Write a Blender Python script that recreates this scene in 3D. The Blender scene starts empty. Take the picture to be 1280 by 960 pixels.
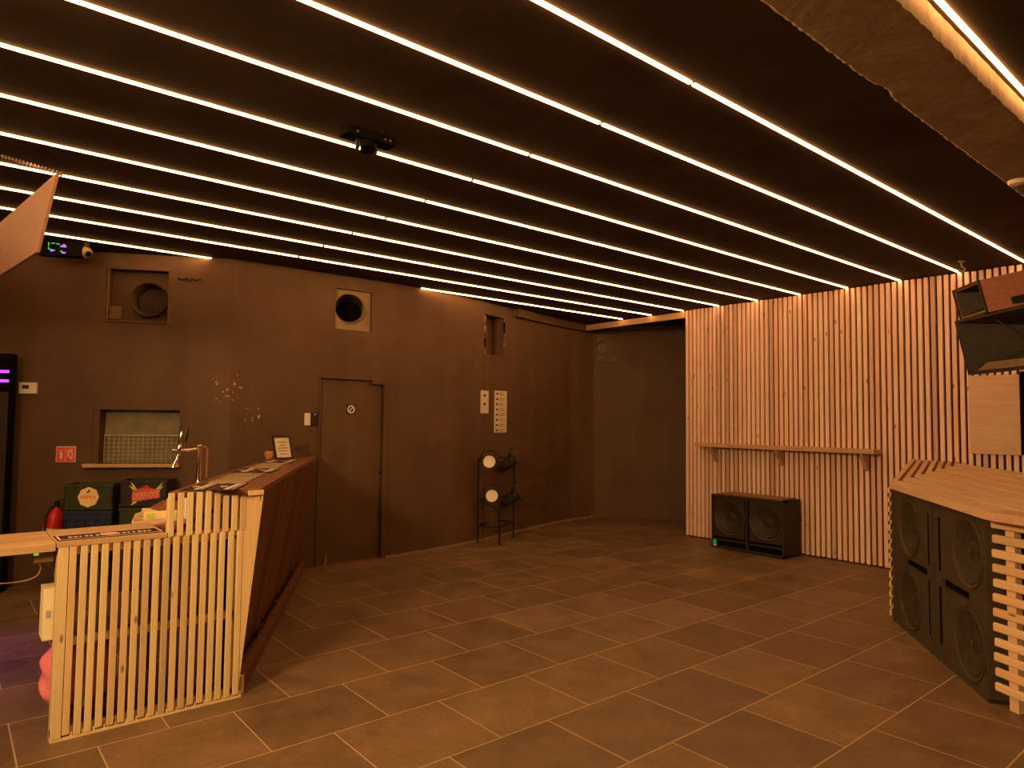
import bpy, bmesh, math, random
from mathutils import Vector, Matrix
random.seed(7)
SC = bpy.context.scene
COL = SC.collection
PI = math.pi
V = Vector
H = 3.185            # ceiling height
DX = 8.08            # face of the slatted wall

# ------------------------------------------------------------------ materials
def new_mat(name):
    m = bpy.data.materials.new(name); m.use_nodes = True
    nt = m.node_tree
    for n in list(nt.nodes): nt.nodes.remove(n)
    out = nt.nodes.new('ShaderNodeOutputMaterial')
    b = nt.nodes.new('ShaderNodeBsdfPrincipled')
    nt.links.new(b.outputs[0], out.inputs[0])
    return m, nt, b
def N(nt, t, **kw):
    n = nt.nodes.new(t)
    for k, v in kw.items():
        if k in n.inputs: n.inputs[k].default_value = v
        else: setattr(n, k, v)
    return n
def L(nt, a, b): nt.links.new(a, b)
def ramp(nt, fac, stops):
    r = nt.nodes.new('ShaderNodeValToRGB'); L(nt, fac, r.inputs[0])
    e = r.color_ramp.elements
    e[0].position, e[0].color = stops[0][0], (*stops[0][1], 1)
    e[1].position, e[1].color = stops[-1][0], (*stops[-1][1], 1)
    for p, c in stops[1:-1]:
        x = e.new(p); x.color = (*c, 1)
    return r
def mixc(nt, fac, a, b, mode='MIX'):
    m = nt.nodes.new('ShaderNodeMix'); m.data_type = 'RGBA'; m.blend_type = mode
    for sock, v in ((m.inputs[0], fac), (m.inputs[6], a), (m.inputs[7], b)):
        if hasattr(v, 'links') or hasattr(v, 'is_linked'): L(nt, v, sock)
        elif isinstance(v, tuple): sock.default_value = (*v, 1)
        else: sock.default_value = v
    return m.outputs[2]
def plain(name, c, rough=.5, metal=0., var=.15, scale=12., bump=0., spec=.4):
    m, nt, b = new_mat(name)
    tc = N(nt, 'ShaderNodeTexCoord')
    nz = N(nt, 'ShaderNodeTexNoise', Scale=scale, Detail=4.)
    L(nt, tc.outputs['Object'], nz.inputs['Vector'])
    lo = tuple(x*(1-var) for x in c); hi = tuple(min(1, x*(1+var)) for x in c)
    r = ramp(nt, nz.outputs['Fac'], [(.3, lo), (.7, hi)])
    L(nt, r.outputs[0], b.inputs['Base Color'])
    b.inputs['Roughness'].default_value = rough; b.inputs['Metallic'].default_value = metal
    b.inputs['Specular IOR Level'].default_value = spec
    if bump:
        bp = N(nt, 'ShaderNodeBump', Strength=bump, Distance=.01)
        L(nt, nz.outputs['Fac'], bp.inputs['Height']); L(nt, bp.outputs[0], b.inputs['Normal'])
    return m
def wood(name, c1, c2, axis='Z', rough=.55, island=.35, rot=0., knots=True, knotc=(.16, .06, .03), kn=.12):
    m, nt, b = new_mat(name)
    tc = N(nt, 'ShaderNodeTexCoord'); geo = N(nt, 'ShaderNodeNewGeometry')
    ri = geo.outputs['Random Per Island']
    off = N(nt, 'ShaderNodeVectorMath', operation='SCALE'); off.inputs[0].default_value = (13.1, 7.7, 29.3)
    L(nt, ri, off.inputs['Scale'])
    add = N(nt, 'ShaderNodeVectorMath', operation='ADD')
    vr = N(nt, 'ShaderNodeVectorRotate', rotation_type='Z_AXIS'); vr.inputs['Angle'].default_value = -rot; L(nt, tc.outputs['Object'], vr.inputs['Vector'])
    L(nt, vr.outputs[0], add.inputs[0]); L(nt, off.outputs[0], add.inputs[1])
    mp = N(nt, 'ShaderNodeMapping'); s = {'X': (1.2, 22, 22), 'Y': (22, 1.2, 22), 'Z': (22, 22, 1.2)}[axis]
    mp.inputs['Scale'].default_value = s
    L(nt, add.outputs[0], mp.inputs['Vector'])
    nz = N(nt, 'ShaderNodeTexNoise', Scale=1.6, Detail=5., Roughness=.6, Distortion=.6)
    L(nt, mp.outputs[0], nz.inputs['Vector'])
    base = ramp(nt, nz.outputs['Fac'], [(.28, c2), (.68, c1)]).outputs[0]
    # a tone of its own for every board
    tone = ramp(nt, ri, [(0., (1-island, (1-island)*.95, (1-island)*.95)), (.25, (1, .9, .86)), (.6, (1, 1, 1)), (1., (1+island*.15, 1+island*.2, 1+island*.1))]).outputs[0]
    base = mixc(nt, 1., base, tone, 'MULTIPLY')
    if knots:
        mk = N(nt, 'ShaderNodeMapping'); mk.inputs['Scale'].default_value = {'X': (3.2, 9, 9), 'Y': (9, 3.2, 9), 'Z': (9, 9, 3.2)}[axis]
        L(nt, add.outputs[0], mk.inputs['Vector'])
        vo = N(nt, 'ShaderNodeTexVoronoi', Scale=1.); L(nt, mk.outputs[0], vo.inputs['Vector'])
        kf = ramp(nt, vo.outputs['Distance'], [(kn, (.75, .75, .75)), (kn+.05, (.0, .0, .0))])
        base = mixc(nt, kf.outputs[0], base, knotc)
    L(nt, base, b.inputs['Base Color'])
    b.inputs['Roughness'].default_value = rough; b.inputs['Specular IOR Level'].default_value = .3
    bp = N(nt, 'ShaderNodeBump', Strength=.15, Distance=.004)
    L(nt, nz.outputs['Fac'], bp.inputs['Height']); L(nt, bp.outputs[0], b.inputs['Normal'])
    return m
def emit(name, c, s):
    m, nt, b = new_mat(name)
    b.inputs['Base Color'].default_value = (*c, 1); b.inputs['Emission Color'].default_value = (*c, 1)
    b.inputs['Emission Strength'].default_value = s
    return m

def floor_mat():
    m, nt, b = new_mat('slate_tile_floor')
    geo = N(nt, 'ShaderNodeNewGeometry')
    mp = N(nt, 'ShaderNodeMapping'); mp.inputs['Location'].default_value = (-.005+.3175, -3.305+.568*10, 0)
    L(nt, geo.outputs['Position'], mp.inputs['Vector'])
    br = N(nt, 'ShaderNodeTexBrick', offset=.5, offset_frequency=2, squash=1., squash_frequency=2)
    br.inputs['Scale'].default_value = 1.; br.inputs['Mortar Size'].default_value = .004
    br.inputs['Mortar Smooth'].default_value = .1; br.inputs['Bias'].default_value = 0.
    br.inputs['Brick Width'].default_value = .635; br.inputs['Row Height'].default_value = .568
    br.inputs['Color1'].default_value = (0, 0, 0, 1); br.inputs['Color2'].default_value = (1, 1, 1, 1); br.inputs['Mortar'].default_value = (.5, .5, .5, 1)
    L(nt, mp.outputs[0], br.inputs['Vector'])
    tone = ramp(nt, br.outputs['Color'], [(0., (.145, .096, .058)), (1., (.215, .142, .085))]).outputs[0]
    n1 = N(nt, 'ShaderNodeTexNoise', Scale=3.2, Detail=6., Roughness=.62, Distortion=.4); L(nt, geo.outputs['Position'], n1.inputs['Vector'])
    n2 = N(nt, 'ShaderNodeTexNoise', Scale=26., Detail=5., Roughness=.7); L(nt, geo.outputs['Position'], n2.inputs['Vector'])
    cl = ramp(nt, n1.outputs['Fac'], [(.3, (.72, .70, .68)), (.72, (1.22, 1.2, 1.16))]).outputs[0]
    c2 = ramp(nt, n2.outputs['Fac'], [(.3, (.86, .86, .86)), (.7, (1.1, 1.1, 1.1))]).outputs[0]
    base = mixc(nt, 1., mixc(nt, 1., tone, cl, 'MULTIPLY'), c2, 'MULTIPLY')
    base = mixc(nt, br.outputs['Fac'], base, (.44, .32, .19))
    L(nt, base, b.inputs['Base Color'])
    rr = ramp(nt, n1.outputs['Fac'], [(.3, (.40, .40, .40)), (.75, (.58, .58, .58))]); L(nt, rr.outputs[0], b.inputs['Roughness'])
    b.inputs['Specular IOR Level'].default_value = .35
    bp = N(nt, 'ShaderNodeBump', Strength=.25, Distance=.004); 
    mm = N(nt, 'ShaderNodeMath', operation='SUBTRACT'); L(nt, n2.outputs['Fac'], mm.inputs[0]); L(nt, br.outputs['Fac'], mm.inputs[1])
    L(nt, mm.outputs[0], bp.inputs['Height']); L(nt, bp.outputs[0], b.inputs['Normal'])
    return m
def wall_mat(name, c, chips=None):
    m, nt, b = new_mat(name)
    geo = N(nt, 'ShaderNodeNewGeometry'); P = geo.outputs['Position']
    n1 = N(nt, 'ShaderNodeTexNoise', Scale=1.3, Detail=6., Roughness=.6); L(nt, P, n1.inputs['Vector'])
    n2 = N(nt, 'ShaderNodeTexNoise', Scale=34., Detail=4., Roughness=.6); L(nt, P, n2.inputs['Vector'])
    r = ramp(nt, n1.outputs['Fac'], [(.3, tuple(x*.8 for x in c)), (.7, tuple(x*1.18 for x in c))]).outputs[0]
    # roller streaks
    mp = N(nt, 'ShaderNodeMapping'); mp.inputs['Scale'].default_value = (5, 5, .5); L(nt, P, mp.inputs['Vector'])
    n3 = N(nt, 'ShaderNodeTexNoise', Scale=1., Detail=4.); L(nt, mp.outputs[0], n3.inputs['Vector'])
    r = mixc(nt, 1., r, ramp(nt, n3.outputs['Fac'], [(.3, (.9, .9, .88)), (.7, (1.1, 1.1, 1.08))]).outputs[0], 'MULTIPLY')
    if chips:   # flaked paint with plaster showing
        for cx, cy, cz, rad, sc, th in chips:
            d = N(nt, 'ShaderNodeVectorMath', operation='DISTANCE'); L(nt, P, d.inputs[0]); d.inputs[1].default_value = (cx, cy, cz)
            fall = N(nt, 'ShaderNodeMapRange'); L(nt, d.outputs['Value'], fall.inputs['Value'])
            fall.inputs['From Min'].default_value = rad*.2; fall.inputs['From Max'].default_value = rad
            fall.inputs['To Min'].default_value = 0.; fall.inputs['To Max'].default_value = .3
            nn = N(nt, 'ShaderNodeTexNoise', Scale=sc, Detail=3., Roughness=.55); L(nt, P, nn.inputs['Vector'])
            s = N(nt, 'ShaderNodeMath', operation='SUBTRACT'); L(nt, nn.outputs['Fac'], s.inputs[0]); L(nt, fall.outputs[0], s.inputs[1])
            k = ramp(nt, s.outputs[0], [(th, (0, 0, 0)), (th+.015, (1, 1, 1))]).outputs[0]
            r = mixc(nt, k, r, (.62, .52, .38))
    L(nt, r, b.inputs['Base Color']); b.inputs['Roughness'].default_value = .62; b.inputs['Specular IOR Level'].default_value = .35
    bp = N(nt, 'ShaderNodeBump', Strength=.25, Distance=.006); L(nt, n2.outputs['Fac'], bp.inputs['Height']); L(nt, bp.outputs[0], b.inputs['Normal'])
    return m
def concrete_mat():
    m, nt, b = new_mat('raw_concrete')
    geo = N(nt, 'ShaderNodeNewGeometry'); P = geo.outputs['Position']
    n1 = N(nt, 'ShaderNodeTexNoise', Scale=3.5, Detail=7., Roughness=.65, Distortion=.7); L(nt, P, n1.inputs['Vector'])
    n2 = N(nt, 'ShaderNodeTexNoise', Scale=22., Detail=5., Roughness=.7); L(nt, P, n2.inputs['Vector'])
    r = ramp(nt, n1.outputs['Fac'], [(.25, (.24, .18, .125)), (.55, (.33, .26, .18)), (.8, (.43, .34, .24))]).outputs[0]
    r = mixc(nt, 1., r, ramp(nt, n2.outputs['Fac'], [(.3, (.8, .8, .8)), (.7, (1.15, 1.15, 1.15))]).outputs[0], 'MULTIPLY')
    L(nt, r, b.inputs['Base Color']); b.inputs['Roughness'].default_value = .85
    bp = N(nt, 'ShaderNodeBump', Strength=.35, Distance=.02); L(nt, n1.outputs['Fac'], bp.inputs['Height']); L(nt, bp.outputs[0], b.inputs['Normal'])
    return m

LIGHT = (1., .46, .145)
M = dict(
    floor=floor_mat(),
    wall=wall_mat('dark_painted_wall', (.112, .064, .040), [(2.20, 7.05, 1.86, .40, 24., .60), (2.42, 7.03, 1.62, .35, 30., .62)]),
    wall_dim=wall_mat('dark_painted_wall_plain', (.112, .064, .040)),
    ceiling=plain('black_ceiling_panel', (.050, .034, .026), .8, var=.25, scale=3., spec=.1),
    concrete=concrete_mat(),
    slat=wood('pine_wall_slat', (.90, .69, .64), (.74, .51, .44), 'Z', kn=.06),
    barslat=wood('pale_pine_slat', (.80, .68, .42), (.66, .52, .28), 'Z', island=.25, kn=.04),
    pine_y=wood('pine_plank_along_y', (.56, .38, .25), (.42, .25, .15), 'Y', knots=False),
    pine_x=wood('pine_plank_along_x', (.60, .43, .25), (.47, .31, .17), 'X', knots=False),
    booth=wood('booth_board', (.68, .48, .34), (.55, .36, .24), 'X', island=.25, rot=math.radians(37.7), kn=.05),
    booth_side=wood('booth_slat', (.78, .60, .38), (.64, .46, .27), 'X', island=.2, rot=math.radians(63), kn=.05),
    ply=wood('plywood_face', (.70, .50, .40), (.60, .40, .30), 'Y', island=.05, knots=False),
    board_ply=wood('darkened_red_plywood', (.36, .20, .165), (.30, .155, .125), 'Y', island=.05, knots=False),  # pink_ply with its colour darkened to offset lamp light on the board
    pink_ply=wood('reddish_plywood', (.56, .26, .20), (.46, .20, .15), 'Y', island=.05, knots=False),
    dark_wood=wood('dark_stained_plank', (.20, .080, .048), (.115, .043, .026), 'Z', island=.4, knots=False),
    brown_wood=wood('brown_counter_wood', (.26, .125, .07), (.17, .075, .04), 'Y', island=.1, knots=False, rough=.4),
    backing=plain('dark_backing_board', (.035, .016, .010), .9, spec=.1),
    black=plain('matte_black_paint', (.026, .020, .015), .62, var=.3, scale=30., bump=.2),
    cone=plain('speaker_cone_paper', (.040, .031, .022), .6, var=.25, scale=20.),
    sub_face=plain('worn_black_baffle', (.058, .044, .030), .6, var=.18, scale=9., bump=.15),
    rim=plain('speaker_rim_rubber', (.095, .074, .050), .5),
    dark=plain('black_void', (.006, .005, .004), .9, spec=.05),  # also painted in for the shade inside port slots and pipe ends
    blackmetal=plain('black_metal', (.025, .02, .018), .4, .6),
    chrome=plain('polished_chrome', (.85, .80, .74), .16, 1., var=.03),
    steel=plain('brushed_steel', (.50, .45, .40), .35, 1.),
    white=plain('white_plastic', (.80, .78, .72), .45, var=.04),
    paper=plain('white_paper', (.68, .62, .52), .8, var=.06),
    ink=plain('black_ink', (.03, .025, .03), .7),
    lens=plain('frosted_lens', (.98, .93, .82), .5, var=.03),
    redsign=plain('red_sign_face', (.85, .07, .10), .5, var=.05),
    red=plain('red_enamel', (.62, .025, .035), .3, var=.08),
    yellow=plain('yellow_label', (.96, .78, .40), .6, var=.05),
    green_crate=plain('dark_green_plastic', (.032, .048, .016), .45, var=.15),
    blue_crate=plain('dark_blue_plastic', (.018, .03, .085), .45, var=.15),
    black_crate=plain('black_plastic', (.022, .017, .017), .45, var=.2),
    lime=plain('lime_green_print', (.62, .80, .10), .6),
    coral=plain('coral_red_print', (.72, .13, .10), .6),
    pink=plain('pink_plastic_bag', (.88, .24, .34), .35, var=.25, scale=9., bump=.6),
    palepink=plain('pale_pink_print', (.80, .50, .44), .6),
    mat_black=plain('black_rubber_mat', (.025, .016, .014), .75),
    mat_pale=plain('pale_absorbent_mat', (.36, .27, .20), .9),
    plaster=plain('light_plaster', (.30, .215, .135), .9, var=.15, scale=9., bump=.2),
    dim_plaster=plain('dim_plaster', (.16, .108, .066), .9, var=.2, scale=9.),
    dullduct=plain('dull_duct_metal', (.115, .08, .055), .5, .3, var=.2),
    niche_back=plain('grey_green_tile', (.24, .225, .15), .6, var=.18, scale=7.),
    wire=plain('galvanised_wire', (.48, .42, .30), .4, .2),
    tan=plain('tan_trim', (.30, .20, .115), .7),
    cable=plain('grey_brown_cable', (.30, .19, .14), .6),
    amber=plain('amber_glass', (.55, .26, .10), .3),
    led=emit('warm_led_strip', LIGHT, 23.),
    led_purple=emit('purple_led', (.42, .05, 1.), 2.2),
    led_violet=emit('violet_display_segments', (.28, .12, 1.), 1.1),
    led_green=emit('green_display_segments', (.03, .75, .14), .55),
    badge_glow=emit('glowing_green_label', (.01, .30, .05), .35),  # green label given a faint glow, though it is no lamp
    led_lime=emit('lime_indicator', (.45, .8, .02), .6),
)

# ------------------------------------------------------------------ mesh helpers
ORG = {}
class MB:
    """collects solids in world space (through self.M) and links them as ONE mesh object"""
    def __init__(s, M=None): s.bm = bmesh.new(); s.M = M or Matrix.Identity(4)
    def v(s, p): return s.bm.verts.new(s.M @ V(p))
    def face(s, vs):
        try: return s.bm.faces.new(vs)
        except ValueError: return None
    def box(s, x0, x1, y0, y1, z0, z1):
        vs = [s.v((x, y, z)) for z in (z0, z1) for x, y in ((x0, y0), (x1, y0), (x1, y1), (x0, y1))]
        for f in ((3, 2, 1, 0), (4, 5, 6, 7), (0, 1, 5, 4), (1, 2, 6, 5), (2, 3, 7, 6), (3, 0, 4, 7)): s.face([vs[i] for i in f])
        return s
    def cbox(s, c, size): 
        return s.box(c[0]-size[0]/2, c[0]+size[0]/2, c[1]-size[1]/2, c[1]+size[1]/2, c[2]-size[2]/2, c[2]+size[2]/2)
    def hexa(s, b, t):
        vs = [s.v(p) for p in b]+[s.v(p) for p in t]; n = len(b)
        s.face(vs[:n][::-1]); s.face(vs[n:])
        for i in range(n): s.face([vs[i], vs[(i+1) % n], vs[n+(i+1) % n], vs[n+i]])
        return s
    def prism(s, pts, d):          # polygon pts (3d) pushed by vector d
        return s.hexa(pts, [V(p)+V(d) for p in pts])
    def bar(s, a, b, w, h, up=(0, 0, 1)):
        a, b = V(a), V(b); d = (b-a).normalized(); u = V(up)
        if abs(d.dot(u)) > .98: u = V((1, 0, 0))
        r = d.cross(u).normalized(); u = r.cross(d)
        q = [r*(w/2*i)+u*(h/2*j) for i, j in ((-1, -1), (1, -1), (1, 1), (-1, 1))]
        return s.hexa([a+x for x in q], [b+x for x in q])
    def frame(s, a, b):
        d = (V(b)-V(a)).normalized(); u = V((0, 0, 1)) if abs(d.z) < .9 else V((1, 0, 0))
        r = d.cross(u).normalized(); return d, r, r.cross(d)
    def cyl(s, a, b, r0, r1=None, n=20, caps=True):
        r1 = r0 if r1 is None else r1; d, r, u = s.frame(a, b)
        A = [s.v(V(a)+(r*math.cos(t)+u*math.sin(t))*r0) for t in [2*PI*i/n for i in range(n)]]
        B = [s.v(V(b)+(r*math.cos(t)+u*math.sin(t))*r1) for t in [2*PI*i/n for i in range(n)]]
        for i in range(n): s.face([A[i], A[(i+1) % n], B[(i+1) % n], B[i]])
        if caps: s.face(A[::-1]); s.face(B)
        return s
    def lathe(s, c, axis, prof, n=28, cap=True):   # prof: (distance along axis, radius)
        c = V(c); d, r, u = s.frame((0, 0, 0), axis); rings = []
        for (h, rad) in prof:
            rings.append([s.v(c+d*h+(r*math.cos(2*PI*i/n)+u*math.sin(2*PI*i/n))*max(rad, 1e-4)) for i in range(n)])
        for A, B in zip(rings, rings[1:]):
            for i in range(n): s.face([A[i], A[(i+1) % n], B[(i+1) % n], B[i]])
        if cap: s.face(rings[0][::-1]); s.face(rings[-1])
        return s
    def tube(s, pts, r, n=8):
        pts = [V(p) for p in pts]; rings = []
        pu = None
        for i, p in enumerate(pts):
            d = (pts[min(i+1, len(pts)-1)]-pts[max(i-1, 0)]).normalized()
            if pu is None: pu = V((0, 0, 1)) if abs(d.z) < .9 else V((1, 0, 0))
            rt = d.cross(pu).normalized(); pu = rt.cross(d)
            rings.append([s.v(p+(rt*math.cos(2*PI*k/n)+pu*math.sin(2*PI*k/n))*r) for k in range(n)])
        for A, B in zip(rings, rings[1:]):
            for k in range(n): s.face([A[k], A[(k+1) % n], B[(k+1) % n], B[k]])
        s.face(rings[0][::-1]); s.face(rings[-1]); return s
    def disc(s, c, axis, r, t, n=28): 
        a = V(axis).normalized(); return s.cyl(V(c), V(c)+a*t, r, n=n)
    def plate_hole(s, c, ex, ez, hw, hh, r, n=32, cx=0., cz=0.):
        """flat plate hw x hh (half sizes) with a round hole of radius r at (cx,cz)"""
        c, ex, ez = V(c), V(ex), V(ez); I, O = [], []
        for i in range(n):
            t = 2*PI*i/n; ct, st = math.cos(t), math.sin(t)
            I.append(s.v(c+ex*(cx+r*ct)+ez*(cz+r*st)))
            k = min((hw-cx*math.copysign(1, ct))/max(abs(ct), 1e-6), (hh-cz*math.copysign(1, st))/max(abs(st), 1e-6))
            O.append(s.v(c+ex*(cx+k*ct)+ez*(cz+k*st)))
        for i in range(n): s.face([I[i], I[(i+1) % n], O[(i+1) % n], O[i]])
        # square the corners
        for sx in (-1, 1):
            for sz in (-1, 1):
                best = sorted(range(n), key=lambda i: (O[i].co-(s.M @ (c+ex*sx*hw+ez*sz*hh))).length)[:2]
                k = s.v(c+ex*sx*hw+ez*sz*hh)
                s.face([O[best[0]], O[best[1]], k])
        return s
    def text(s, body, c, ex, ez, h, depth=.002, width=None):
        """raised lettering centred on c, reading along ex, upright along ez"""
        cu = bpy.data.curves.new('lettering', 'FONT'); cu.body = body; cu.align_x = 'CENTER'; cu.align_y = 'CENTER'; cu.resolution_u = 2
        ob = bpy.data.objects.new('lettering', cu); COL.objects.link(ob)
        me = bpy.data.meshes.new_from_object(ob)
        bpy.data.objects.remove(ob); bpy.data.curves.remove(cu)
        xs = [v.co.x for v in me.vertices] or [0]; ys = [v.co.y for v in me.vertices] or [0]
        sy = h/max(1e-6, max(ys)-min(ys)); sx = (width/max(1e-6, max(xs)-min(xs))) if width else sy
        mx, my = (max(xs)+min(xs))/2, (max(ys)+min(ys))/2
        c, ex, ez = V(c), V(ex).normalized(), V(ez).normalized(); nrm = ex.cross(ez)
        for z in (0., depth):
            vs = [s.v(c+ex*((v.co.x-mx)*sx)+ez*((v.co.y-my)*sy)+nrm*z) for v in me.vertices]
            for p in me.polygons: s.face([vs[i] for i in p.vertices])
        bpy.data.meshes.remove(me); return s
    def build(s, name, mat, parent=None, bevel=0., smooth=False, org=None):
        bm = s.bm
        bmesh.ops.recalc_face_normals(bm, faces=bm.faces)
        o_ = ORG.get(parent.name, V((0, 0, 0))) if parent else (V(org) if org is not None else V((0, 0, 0)))
        if o_.length: bmesh.ops.translate(bm, verts=bm.verts, vec=-o_)
        me = bpy.data.meshes.new(name); bm.to_mesh(me); bm.free()
        me.materials.append(M[mat] if isinstance(mat, str) else mat)
        if smooth:
            for p in me.polygons: p.use_smooth = True
        o = bpy.data.objects.new(name, me); COL.objects.link(o)
        if parent: o.parent = parent
        else: o.location = o_
        ORG[o.name] = o_
        if smooth:
            e = o.modifiers.new('edges', 'EDGE_SPLIT'); e.split_angle = math.radians(38)
        if bevel:
            b = o.modifiers.new('bevel', 'BEVEL'); b.width = bevel; b.segments = 2; b.limit_method = 'ANGLE'; b.angle_limit = math.radians(50)
        return o
def each(mb, name, mat, parent, **kw):
    """links every loose piece collected in mb as a part of its own"""
    bm = mb.bm; left = set(bm.verts)
    while left:
        seed = left.pop(); isl = {seed}; todo = [seed]
        while todo:
            v = todo.pop()
            for e in v.link_edges:
                w_ = e.other_vert(v)
                if w_ in left: left.discard(w_); isl.add(w_); todo.append(w_)
        m2 = MB(); mp = {v: m2.bm.verts.new(v.co) for v in isl}
        for f in {f for v in isl for f in v.link_faces}: m2.bm.faces.new([mp[v] for v in f.verts])
        m2.build(name, mat, parent, **kw)
    bm.free()
def tag(o, label, cat, group=None):
    o['label'] = label; o['category'] = cat
    if group: o['group'] = group
    return o
def thing(name, loc, label, cat, group=None):
    o = bpy.data.objects.new(name, None); COL.objects.link(o); o.location = loc; o.empty_display_size = .1
    ORG[o.name] = V(loc); return tag(o, label, cat, group)
def struct(o): o['kind'] = 'structure'; return o

# ------------------------------------------------------------------ room shell
struct(MB().box(-2.7, 10.2, -2.6, 10.2, -.12, 0).build('floor', 'floor'))
struct(MB().box(-2.7, 10.2, -2.6, 10.2, H, H+.12).build('ceiling', 'ceiling'))

def wall_run(pts, holes=(), th=.16, z1=H, name='wall', mat='wall', back=True, smooth=False):
    """polyline wall; holes: (segment, u0, u1, z0, z1) in metres along that segment"""
    mb = MB()
    for i in range(len(pts)-1):
        P, Q = V((*pts[i], 0)), V((*pts[i+1], 0)); d = Q-P; Ln = d.length; d.normalize()
        hs = [h for h in holes if h[0] == i]
        us = sorted({0., Ln, *[x for h in hs for x in h[1:3]]}); zs = sorted({0., z1, *[x for h in hs for x in h[3:5]]})
        for a, b in zip(us, us[1:]):
            for c, e in zip(zs, zs[1:]):
                um, zm = (a+b)/2, (c+e)/2
                if any(h[1] < um < h[2] and h[3] < zm < h[4] for h in hs): continue
                mb.face([mb.v(P+d*a+V((0, 0, c))), mb.v(P+d*b+V((0, 0, c))), mb.v(P+d*b+V((0, 0, e))), mb.v(P+d*a+V((0, 0, e)))])
    bmesh.ops.remove_doubles(mb.bm, verts=mb.bm.verts, dist=1e-4)
    o = mb.build(name, mat, smooth=smooth)
    return struct(o)

WL = [(2.19, 7.04), (-2.6, 9.60)]                       # back wall of the bar, seen at left
dl = (V((*WL[1], 0))-V((*WL[0], 0))).normalized()        # runs away to the left
nl = V((dl.y, -dl.x, 0)); nl = nl if nl.y < 0 else -nl   # faces the room
def wl(u, z=0, off=0): p = V((*WL[0], z))+dl*u+nl*off; return p
def uw(x): return (x-WL[0][0])/dl.x
V1 = (uw(1.665), uw(1.18), 2.515, 3.035)
NW = (uw(1.785), uw(1.10), 1.135, 1.655)
wall_run(WL, [(0, *V1), (0, *NW)], name='wall_left')
curve = [(2.19, 7.04), (2.91, 7.035), (4.0, 7.02), (4.5, 7.07), (5.0, 7.15), (5.5, 7.26), (6.1, 7.44), (6.8, 7.66), (7.6, 7.86), (8.40, 7.965), (8.72, 7.62), (9.2, 7.0), (9.55, 6.3), (9.7, 5.2)]
def seg(i, u, z=0, off=0):
    P, Q = V((*curve[i], 0)), V((*curve[i+1], 0)); d = (Q-P).normalized(); n = V((d.y, -d.x, 0))
    return P+d*u+n*off+V((0, 0, z))
def segd(i):
    P, Q = V((*curve[i], 0)), V((*curve[i+1], 0)); d = (Q-P).normalized(); return d, V((d.y, -d.x, 0))
DOOR = (1, 3.135-2.91, 3.915-2.91, 0., 2.035)
V2 = (1, 3.29-2.91, 3.85-2.91, 2.585, 3.04)
L5 = (V((*curve[6], 0))-V((*curve[5], 0))).length
V3 = (5, .06, .52, 2.48, 3.02)
V4 = (9, .03, .40, 2.60, 3.07)
wall_run(curve, [DOOR, V2, V3, V4], name='wall_back', smooth=True)
# walls outside the view that close the room
wall_run([(-2.6, 9.6), (-2.6, -2.5)], name='wall_near', mat='wall_dim')
wall_run([(-2.6, -2.5), (9.9, -2.5)], name='wall_side', mat='wall_dim')

# slatted wall: dark backing and one cladding of vertical pine slats
struct(MB().box(DX+.035, DX+.16, -2.5, 5.87, 0, H).build('wall_right', 'backing'))
mb = MB(); k = 0; y = 5.868-.042; p = .0641
while y > -.6:
    r = random.uniform(-.002, .002)
    mb.box(DX-.004+r, DX+.034, y, y+.042, .012+random.uniform(0, .006), H-.006-random.uniform(0, .006)); y -= p
o = mb.build('slat_cladding', 'slat', bevel=.004, org=(DX, 3, 0))
tag(o, 'tall cladding of vertical pine slats covering the right-hand wall from floor to ceiling', 'wall cladding')
# fascia board closing the ceiling over the recess
o = MB().box(DX-.01, DX+.03, 5.875, 7.88, 3.075, 3.165).build('trim_1', 'pine_y', bevel=.004); struct(o)
# soffit along the curved wall
mb = MB()
for i in (6, 7, 8):
    d, n = segd(i)
    P, Q = V((*curve[i], 0)), V((*curve[i+1], 0))
    if i == 6: P = P+d*.12
    mb.hexa([P+n*.09+V((0, 0, 3.07)), Q+n*.09+V((0, 0, 3.07)), Q+n*-.01+V((0, 0, 3.07)), P+n*-.01+V((0, 0, 3.07))],
            [P+n*.09+V((0, 0, H)), Q+n*.09+V((0, 0, H)), Q+n*-.01+V((0, 0, H)), P+n*-.01+V((0, 0, H))])
struct(mb.build('trim_2', 'wall_dim'))
# pale strip along the foot of the curved wall
mb = MB()
for i in range(1, 9):
    d, n = segd(i); P, Q = V((*curve[i], 0)), V((*curve[i+1], 0))
    if i == 1: P = V((3.96, 7.0205, 0))
    mb.hexa([P+n*.012, Q+n*.012, Q-n*.01, P-n*.01], [x+V((0, 0, .022)) for x in (P+n*.012, Q+n*.012, Q-n*.01, P-n*.01)])
struct(mb.build('baseboard_back', 'tan'))

# concrete beam with a broken edge
mb = MB(); n = 420; x0, x1 = -2.6, DX+.03; A = []
for i in range(n+1):
    x = x0+(x1-x0)*i/n; rg = random.uniform(-.004, .004); rr = random.uniform(-.004, .004)
    if 3.05 < x < 3.25: rg -= .02*math.sin((x-3.05)/.2*PI)
    A.append([mb.v((x, .925+rr*.2, H+.01)), mb.v((x, .925+rr, 3.072)), mb.v((x, .945+rr, 3.067)), mb.v((x, .985, 3.066)), mb.v((x, 1.19, 3.066)), mb.v((x, 1.225+rg, 3.068)), mb.v((x, 1.24+rg, 3.078)), mb.v((x, 1.24, H+.01))])
for a, b in zip(A, A[1:]):
    for j in range(7): mb.face([a[j], b[j], b[j+1], a[j+1]])
struct(mb.build('trim_3', 'concrete'))

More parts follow.
